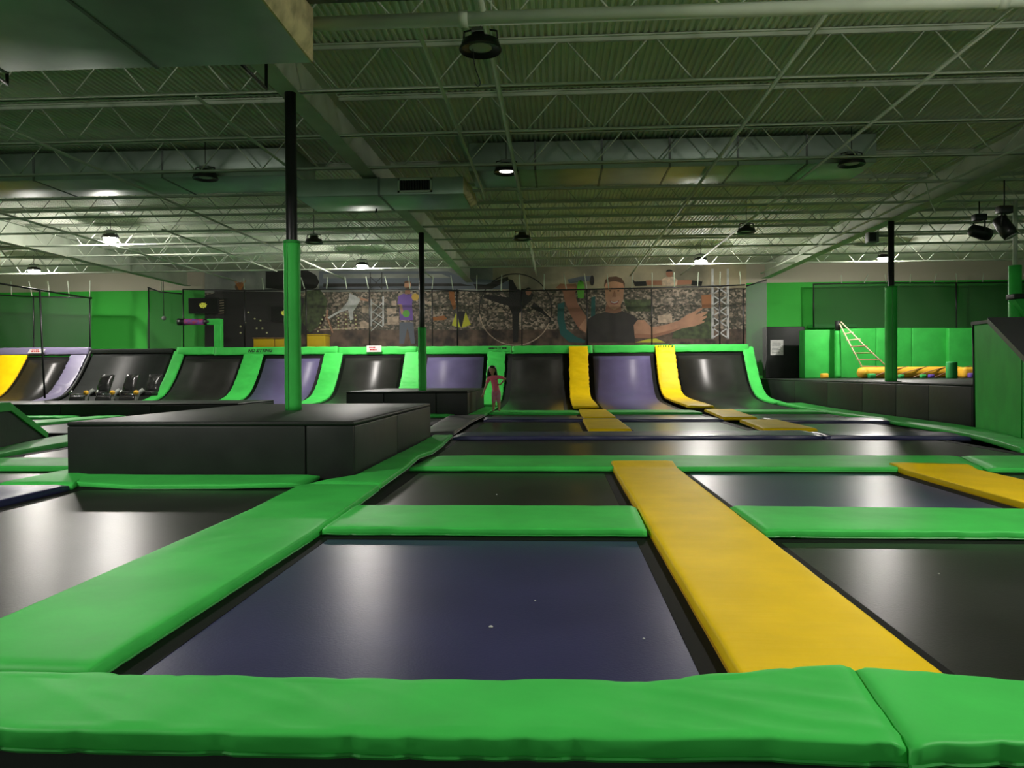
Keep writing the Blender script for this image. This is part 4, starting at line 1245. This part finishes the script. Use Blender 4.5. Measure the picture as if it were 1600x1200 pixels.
# ------------------------------------------------------------------ three ride seats in the black bay
def seat(cx, label, first=None):
    y, z = 24.6, .10
    t = thing('ride_seat', label, 'seat', (cx, y, z), 'black ride seats in the bay')
    b = MB()
    pts = [(cx - .24, y - .02, z + .45), (cx + .24, y - .02, z + .45), (cx + .20, y + .22, z + .98), (cx - .20, y + .22, z + .98)]
    vs, fs = [], []
    for i in range(13):
        for j in range(11):
            u_, v_ = i / 12, j / 10
            w_ = .235 - .035 * (1 - v_) + .02 * math.sin(v_ * 5)
            x_ = cx + (u_ * 2 - 1) * w_
            bul = .07 * (1 - (2 * u_ - 1) ** 4) * (1 - (2 * v_ - 1) ** 6) + .035 * noise.noise(Vector((u_ * 3.5 + cx * 5, v_ * 5, 2)))
            vs.append((x_, y + .05 + .28 * v_ - bul, z + .44 + .56 * v_))
    for i in range(12):
        for j in range(10):
            fs.append((i * 11 + j, (i + 1) * 11 + j, (i + 1) * 11 + j + 1, i * 11 + j + 1))
    b.add(vs, fs, True)
    b.prism([(cx - .2, y + .06, z + .44), (cx + .2, y + .06, z + .44), (cx + .22, y + .34, z + 1.0), (cx - .22, y + .34, z + 1.0)], (0, .06, -.02))
    b.build('backrest', 'leather_black', t)
    MB().bbox((cx - .26, y - .42, z + .30), (cx + .24, y + .05, z + .46), .05).build('seat_cushion', 'leather_black', t)
    r = MB()
    prof_ = []
    for k in range(13): prof_.append((cx - .74 + .50 * k / 12, .15 + (.02 if k % 2 else 0)))
    r.tube([(x, y - .46, z + .17) for x, rr in prof_], [rr for x, rr in prof_], 18)
    r.build('ribbed_roller', 'leather_black', t)
    MB().tube([(cx - .76, y - .46, z + .36), (cx - .20, y - .46, z + .36)], .018, 8).build('grab_bar', 'chrome', t)
    MB().tube([(cx - .78, y - .42, z + .28), (cx - .76, y - .50, z + .40), (cx - .72, y - .46, z + .50)], .03, 8).build('bar_end', 'chrome', t)
    f = MB()
    pts = smooth_path([(cx - .18, y - .56, z + .02), (cx - .16, y - .60, z + .22), (cx - .10, y - .56, z + .40), (cx + .0, y - .44, z + .50)])
    f.tube(pts, [.045 + .03 * i / len(pts) for i in range(len(pts))], 10)
    f.build('silver_arm', 'grey_plastic', t)
    MB().tube([(cx - .14, y - .66, z + .42), (cx - .14, y - .60, z + .42)], .075, 16).build('yellow_dial', 'foam_yellow', t)
    return t
for px, lab in ((160, 'black padded ride seat with a yellow dial, the one beside the purple strip'), (200, 'black padded ride seat with a yellow dial, the middle of three'), (236, 'black padded ride seat with a yellow dial, the one beside the green strip')):
    seat(at(px + 3, 600, 24.75).x, lab)

# ------------------------------------------------------------------ ramps at the two edges
def on_plane(px, py, A, B):
    A, B = Vector((A[0], A[1], 0)), Vector((B[0], B[1], 0))
    n = (B - A).cross(Vector((0, 0, 1)))
    d = fw + rt2 * ((px - 800) / F_PX) - up2 * ((py - 600) / F_PX)
    return EYE + d * ((A - EYE).dot(n) / d.dot(n))
t = thing('launch_ramp', 'tall green padded ramp with a dark sloping top at the right edge', 'ramp', (8.2, 14, -.06))
A, B = (8.0, 15.2), (7.27, 12.3)
q = [on_plane(1521, 508, A, B), on_plane(1547, 505, A, B), on_plane(1602, 563, A, B)]
dirn = (Vector((B[0], B[1])) - Vector((A[0], A[1]))).normalized()
e = q[2] + (q[2] - q[1]) * .9
side = Vector((2.6, -.35, 0))
poly = [Vector((A[0], A[1], -.06)), Vector((e.x, e.y, -.06)), e, q[1], q[0]]
MB().prism(poly, side).build('padded_body', 'green_vinyl', t)
up_ = Vector((0, 0, .10))
ov = Vector((-.05, 0, 0))
MB().prism([q[1] + ov, e + ov, e + ov + up_, q[1] + ov + up_], side).build('sloping_top_mat', 'grey_vinyl', t)
MB().prism([q[0] + ov, q[1] + ov, q[1] + ov + up_ * .6, q[0] + ov + up_ * .6], side).build('top_edge', 'black_vinyl', t)
MB().tube([v + Vector((-.012, -.012, 0)) for v in (poly[0], q[0])], .02, 6).build('corner_piping', 'black_vinyl', t)
m_ = on_plane(1597, 600, A, B)
MB().tube([(m_.x - .004, m_.y, -.05), (m_.x - .004, m_.y, on_plane(1597, 560, A, B).z)], .008, 6).build('panel_seam', 'stitch_green', t)

t = thing('low_ramp', 'low black wedge ramp with green edging at the left edge', 'ramp', (-9.5, 12, -.06))
A, B = (-7.75, 9.6), (-9.12, 13.3)
u0, u1, u2 = on_plane(-30, 629, A, B), on_plane(14, 634, A, B), on_plane(73, 680, A, B)
sd = Vector((-2.4, -.9, 0))
MB().prism([(A[0], A[1], -.06), (u2.x, u2.y, -.06), u2, u1, Vector((A[0], A[1], u1.z + .02))], sd).build('padded_body', 'black_vinyl', t)
g = MB()
off = Vector((.03, .0, 0))
for a, b, h in ((u1, u2, .11), (Vector((A[0], A[1], u1.z + .02)), u1, .13)):
    g.prism([a + off + Vector((0, 0, -h * .6)), b + off + Vector((0, 0, -h * .6)), b + off + Vector((0, 0, h * .4)), a + off + Vector((0, 0, h * .4))], sd)
g.build('edge_pad', 'green_vinyl', t)

# ------------------------------------------------------------------ padded post and brace at the right edge
t = thing('padded_post', 'green padded post with a slanting brace cut by the right edge', 'post', at(1586, 560, 18.5))
a, b = at(1577, 520, 18.5), at(1595, 415, 18.5)
MB().tube([((a.x + b.x) / 2, 18.5, .8), ((a.x + b.x) / 2, 18.5, b.z)], .135, 18).build('foam_sleeve', 'green_vinyl', t)
MB().tube([((a.x + b.x) / 2, 18.5, b.z), ((a.x + b.x) / 2, 18.5, 4.99)], .05, 12).build('steel_pipe', 'steel_bounce_tint', t)
p0, p1 = at(1586, 468, 18.2), at(1640, 545, 18.2)
MB().prism([p0, p0 + Vector((.36, 0, .06)), p1 + Vector((.36, 0, .06)), p1], (0, .28, 0)).build('slanting_brace', 'green_vinyl', t)
c = at(1584, 467, 18.18)
MB().bbox((c.x, 18.16, c.z), (c.x + .6, 18.5, c.z + .12), .02).build('brace_cap', 'black_vinyl', t)

# ------------------------------------------------------------------ foam pit on the right platform
ZP = .80
def box_px(name, label, cat, px0, px1, py, Y, d, m, z0=ZP, r=.03, group=None, parts=None):
    a, b = at(px0, py, Y), at(px1, py, Y)
    o = MB().bbox((a.x + .008, Y, z0), (b.x - .008, Y + d, b.z), r).build(name, m)
    return tag(o, label, cat, group)
w = box_px('wall_mat', 'tall black padded wall mat holding a white notice', 'mat', 1196, 1258, 510, 32.4, .5, 'black_vinyl')
n0, n1 = at(1204, 555, 32.38), at(1224, 531, 32.38)
t = thing('wall_notice', 'white printed notice on the black wall mat', 'notice', ((n0.x + n1.x) / 2, 32.39, n0.z))
MB().box((n0.x, 32.38, n0.z), (n1.x, 32.395, n1.z)).build('sheet', 'paper', t)
g = MB()
for k in range(9):
    z = n1.z - .09 - k * .055
    g.box((n0.x + .06, 32.376, z), (n0.x + .06 + random.uniform(.2, .4), 32.38, z + .018))
g.build('printed_lines', 'grey_plastic', t)
PG = 'green padded wall panels of the foam pit'
box_px('wall_panel', 'green padded block left of the rope ladder post', 'panel', 1257, 1306, 515, 30.9, .7, 'green_vinyl', group=PG)
box_px('wall_panel', 'bright green padded panel behind the rope ladder', 'panel', 1306, 1369, 513, 31.6, .3, 'green_vinyl', group=PG)
box_px('wall_panel', 'green padded panel behind the wrinkled post sleeve', 'panel', 1369, 1425, 512, 31.6, .3, 'green_vinyl', group=PG)
box_px('wall_panel', 'green padded panel behind the green cylinder', 'panel', 1425, 1482, 512, 31.6, .3, 'green_vinyl', group=PG)
box_px('wall_panel', 'green padded panel at the right end of the foam pit', 'panel', 1482, 1560, 512, 31.4, .5, 'green_vinyl', group=PG)
a, b = at(1269, 513, 32.35), at(1339, 506, 32.35)
o = MB().bbox((a.x, 32.3, a.z), (b.x, 32.95, b.z), .04).build('ledge_pad', 'green_vinyl')
tag(o, 'green ledge pad behind the top of the rope ladder', 'pad')
t = thing('ladder_post', 'slim dark green post with a black top holding the rope ladder', 'post', at(1309, 587, 30.6))
c = at(1309, 517, 30.6)
MB().tube([(c.x, 30.6, ZP + c.z * 0 + (c.z - ZP) * i / 14) for i in range(15)], [.12 + .006 * (i % 2) for i in range(15)], 16).build('foam_sleeve', 'green_vinyl', t)
e = at(1309, 501, 30.6)
MB().tube([(c.x, 30.6, c.z), (c.x, 30.6, e.z)], .10, 16).build('black_top', 'black_vinyl', t)
t = thing('rope_ladder', 'pale rope ladder slanting down to the yellow foam roll', 'ladder', at(1345, 573, 29.6))
L0, L1, R0, R1 = at(1312, 506, 30.45), at(1347, 573, 29.5), at(1314, 503, 30.45), at(1387, 574, 29.5)
MB().tube([L0, L0.lerp(L1, .5) + Vector((0, 0, -.03)), L1], .025, 8).build('side_rope', 'rope', t)
MB().tube([R0, R0.lerp(R1, .5) + Vector((0, 0, -.03)), R1], .025, 8).build('side_rope', 'rope', t)
for k in range(6):
    f = .24 + .15 * k
    a, b = L0.lerp(L1, f), R0.lerp(R1, f)
    d = (b - a).normalized() * .06
    MB().tube([a - d, b + d], .022, 8).build('rung', 'wood_rung' if k > 1 else 'rope', t)
a, b = at(1342, 581, 29.3), at(1505, 580, 29.3)
rr = .21
t = thing('foam_roll', 'long yellow foam roll lying on the foam pit platform', 'roll', ((a.x + b.x) / 2, 29.3, ZP))
pts = [(a.x + (b.x - a.x) * i / 24, 29.3, ZP + rr) for i in range(25)]
MB().tube(pts, [rr * (1 + .06 * noise.noise(Vector((i * .7, 0, 1)))) * (.82 if i in (0, 24) else 1) for i in range(25)], 20).build('roll_body', 'foam_yellow', t)
MB().ell((a.x + .05, 29.05, ZP + .2), (.22, .2, .2), 12, 8).build('bunched_end', 'foam_yellow', t)
t = thing('loose_rope', 'dark ropes lying over the yellow foam roll', 'rope', ((a.x + b.x) / 2, 29, ZP))
for k in range(4):
    x0 = a.x + .3 + k * .75
    z = ZP + rr * 2
    MB().tube(smooth_path([(x0, 28.9, ZP + .03), (x0 + .5, 29.0, ZP + .22), (x0 + 1.1, 29.12, z - .06), (x0 + 1.5, 29.3, z + .02)]), .016, 6).build('rope_strand', 'wood_rung', t)
o = MB()
c = at(1487, 592, 26.5)
o.lathe((c.x, 26.5, ZP), [(.17, 0), (.175, .05), (.175, .52), (.16, .56), (.05, .565)], 20)
o = o.build('foam_cylinder', 'foam_green')
tag(o, 'upright green foam cylinder standing on the foam pit platform', 'cylinder')
FB = 'loose foam blocks in the pit'
for px, Y, s, m, lab in ((1288, 30.2, .13, 'foam_yellow', 'small yellow foam block below the green padded block'), (1512, 28.8, .26, 'foam_yellow', 'large orange yellow foam block at the right end of the roll'),
                         (1519, 28.4, .12, 'foam_purple', 'small purple foam block beside the green ramp'), (1362, 28.75, .12, 'foam_green', 'dark green foam block in front of the left end of the yellow roll'),
                         (1455, 28.7, .09, 'foam_purple', 'small purple foam block left of the green cylinder'), (1442, 28.6, .09, 'foam_green', 'small green foam block in front of the yellow roll'),
                         (1408, 28.7, .09, 'foam_green', 'small green foam block right of the wrinkled post sleeve')):
    c = at(px, 585, Y)
    o = MB().bbox((c.x - s, Y - s, ZP), (c.x + s, Y + s, ZP + s * 1.5), s * .4).build('foam_block', m)
    tag(o, lab, 'foam block', FB)

# ------------------------------------------------------------------ the child
def skin_mesh(name, nodes, edges, m, parent, root=0, sub=2):
    me = bpy.data.meshes.new(name)
    me.from_pydata([n[0] for n in nodes], edges, [])
    o = bpy.data.objects.new(name, me)
    COL.objects.link(o)
    md = o.modifiers.new('skin', 'SKIN')
    md.use_smooth_shade = True
    for i, n in enumerate(nodes):
        sv = me.skin_vertices[0].data[i]
        r = n[1]
        sv.radius = r if isinstance(r, tuple) else (r, r)
        sv.use_root = i == root
    s = o.modifiers.new('sub', 'SUBSURF')
    s.levels = s.render_levels = sub
    bpy.context.view_layer.update()
    me2 = bpy.data.meshes.new_from_object(o.evaluated_get(bpy.context.evaluated_depsgraph_get()))
    me2.name = name
    bpy.data.objects.remove(o)
    bpy.data.meshes.remove(me)
    me2.materials.clear()
    me2.materials.append(M[m])
    for p in me2.polygons:
        p.use_smooth = True
        p.material_index = 0
    o = bpy.data.objects.new(name, me2)
    link(o, parent)
    return o
CX, CY, CZ = at(775.5, 630, 21.5).x, 21.5, .012
person = thing('person', 'small child in a pink shirt and leggings standing with one hand on the hip', 'person', (CX, CY, CZ))
N = [((0, 0, .53), (.086, .07)), ((-.015, 0, .64), (.088, .068)), ((-.04, 0, .78), (.096, .066)), ((-.065, 0, .88), (.088, .058)), ((-.08, -.005, .945), .036), ((-.088, -.015, .985), .037),
     ((-.092, -.022, 1.045), (.075, .082)), ((-.092, -.012, 1.115), (.074, .084)), ((-.092, -.005, 1.165), (.045, .05)),
     # right arm (hanging, image left)
     ((-.165, 0, .885), .042), ((-.205, -.005, .77), .034), ((-.24, -.015, .66), .029), ((-.272, -.035, .55), .024), ((-.298, -.05, .465), (.024, .016)), ((-.31, -.055, .435), (.028, .014)),
     # left arm (hand on hip)
     ((.035, 0, .905), .042), ((.13, .01, .89), .035), ((.215, .03, .86), .030), ((.165, .0, .79), .026), ((.115, -.035, .725), (.023, .018)), ((.09, -.06, .70), (.026, .016)),
     # legs
     ((-.046, 0, .44), .068), ((-.054, -.012, .27), .046), ((-.065, .012, .17), .043), ((-.065, .015, .06), .028), ((-.065, .0, .024), (.028, .022)), ((-.072, -.085, .016), (.032, .015)),
     ((.046, 0, .44), .068), ((.05, -.016, .27), .046), ((.062, .008, .17), .043), ((.064, .012, .06), .028), ((.066, .0, .024), (.028, .022)), ((.082, -.082, .016), (.032, .015))]
E_ = [(0, 1), (1, 2), (2, 3), (3, 4), (4, 5), (5, 6), (6, 7), (7, 8), (3, 9), (9, 10), (10, 11), (11, 12), (12, 13), (13, 14), (3, 15), (15, 16), (16, 17), (17, 18), (18, 19), (19, 20),
      (0, 21), (21, 22), (22, 23), (23, 24), (24, 25), (25, 26), (0, 27), (27, 28), (28, 29), (29, 30), (30, 31), (31, 32)]
def finger(root, pts, r):
    last = root
    for p in pts:
        N.append((p, r))
        E_.append((last, len(N) - 1))
        last = len(N) - 1
for k, (dx, ln) in enumerate(((-.020, .050), (-.007, .058), (.007, .054), (.019, .042))):
    b = Vector((-.31, -.055, .435))
    finger(14, [tuple(b + Vector((dx * .9 - .004, -.006, -.022))), tuple(b + Vector((dx - .010, -.012, -.022 - ln * .5))), tuple(b + Vector((dx - .012, -.002, -.022 - ln)))], .0075)
finger(13, [(-.272, -.075, .45), (-.272, -.085, .42)], .008)
for k, (dz, ln) in enumerate(((.018, .040), (.006, .048), (-.006, .046), (-.017, .036))):
    b = Vector((.09, -.06, .70))
    finger(20, [tuple(b + Vector((-.018, -.012, dz * .8))), tuple(b + Vector((-.018 - ln * .5, -.02, dz))), tuple(b + Vector((-.018 - ln, -.016, dz - .006)))], .0075)
finger(19, [(.112, -.012, .70), (.098, .015, .69)], .008)
skin_mesh('body', N, E_, 'skin', person)
skin_mesh('shirt', [((.0, 0, .475), (.112, .094)), ((-.012, 0, .62), (.108, .090)), ((-.04, 0, .78), (.112, .084)), ((-.065, 0, .885), (.092, .066)), ((-.077, -.003, .925), .046),
                    ((-.165, 0, .885), .052), ((-.20, -.003, .785), .047), ((-.215, -.006, .735), .048), ((.035, 0, .905), .052), ((.12, .008, .892), .047), ((.19, .022, .868), .045)],
          [(0, 1), (1, 2), (2, 3), (3, 4), (3, 5), (5, 6), (6, 7), (3, 8), (8, 9), (9, 10)], 'pink_cloth', person)
skin_mesh('leggings', [((0, 0, .52), (.096, .080)), ((-.012, 0, .66), (.094, .076)), ((-.046, 0, .44), .077), ((-.054, -.012, .28), .054), ((-.065, .008, .19), .050),
                       ((.046, 0, .44), .077), ((.05, -.016, .28), .054), ((.062, .004, .19), .050)], [(0, 1), (0, 2), (2, 3), (3, 4), (0, 5), (5, 6), (6, 7)], 'leggings', person)
def kid_part(name, mb, m):
    o = mb.build(name, m, person)
    o.location = (0, 0, 0)
    return o
h = MB()
hc = Vector((-.092, .012, 1.095))
h.ell(hc + Vector((0, .012, .03)), (.092, .094, .088), 18, 12)
for sx in (-1, 1):
    for k in range(6):
        a = .15 + k * .34
        x0 = hc.x + sx * .082 * math.cos(a * .55)
        y0 = hc.y - .035 + .022 * k
        h.tube(smooth_path([(x0, y0, 1.12), (x0 + sx * .016, y0 + .004, 1.02), (x0 + sx * (.02 + .006 * (k % 3)), y0 + .01, .95), (x0 + sx * (.012 + .01 * (k % 2)), y0 + .0, .875 + .012 * k)]), [.026] * 4 + [.024] * 4 + [.012] * 8 if False else .022, 8)
for k in range(5):
    x0 = hc.x - .06 + .03 * k
    h.tube(smooth_path([(x0, hc.y + .075, 1.12), (x0, hc.y + .085, 1.0), (x0, hc.y + .07, .88)]), .024, 8)
kid_part('hair', h, 'hair')
f = MB()
for sx in (-1, 1): f.ell((-.092 + sx * .028, -.098, 1.085), (.010, .006, .006), 8, 6)
kid_part('eyes', f, 'eye_dark')
f = MB()
for sx in (-1, 1): f.tube([(-.092 + sx * .015, -.097, 1.103), (-.092 + sx * .030, -.096, 1.107), (-.092 + sx * .043, -.088, 1.102)], .0035, 6)
kid_part('eyebrows', f, 'hair')
kid_part('nose', MB().ell((-.092, -.106, 1.063), (.011, .012, .014), 10, 8), 'skin')
kid_part('mouth', MB().ell((-.092, -.099, 1.036), (.020, .006, .006), 10, 6), 'lip')
kid_part('shirt_print', MB().ell((-.03, -.074, .835), (.05, .012, .02), 12, 6), 'grey_plastic')
person.scale = (1.2, 1.15, 1.055)
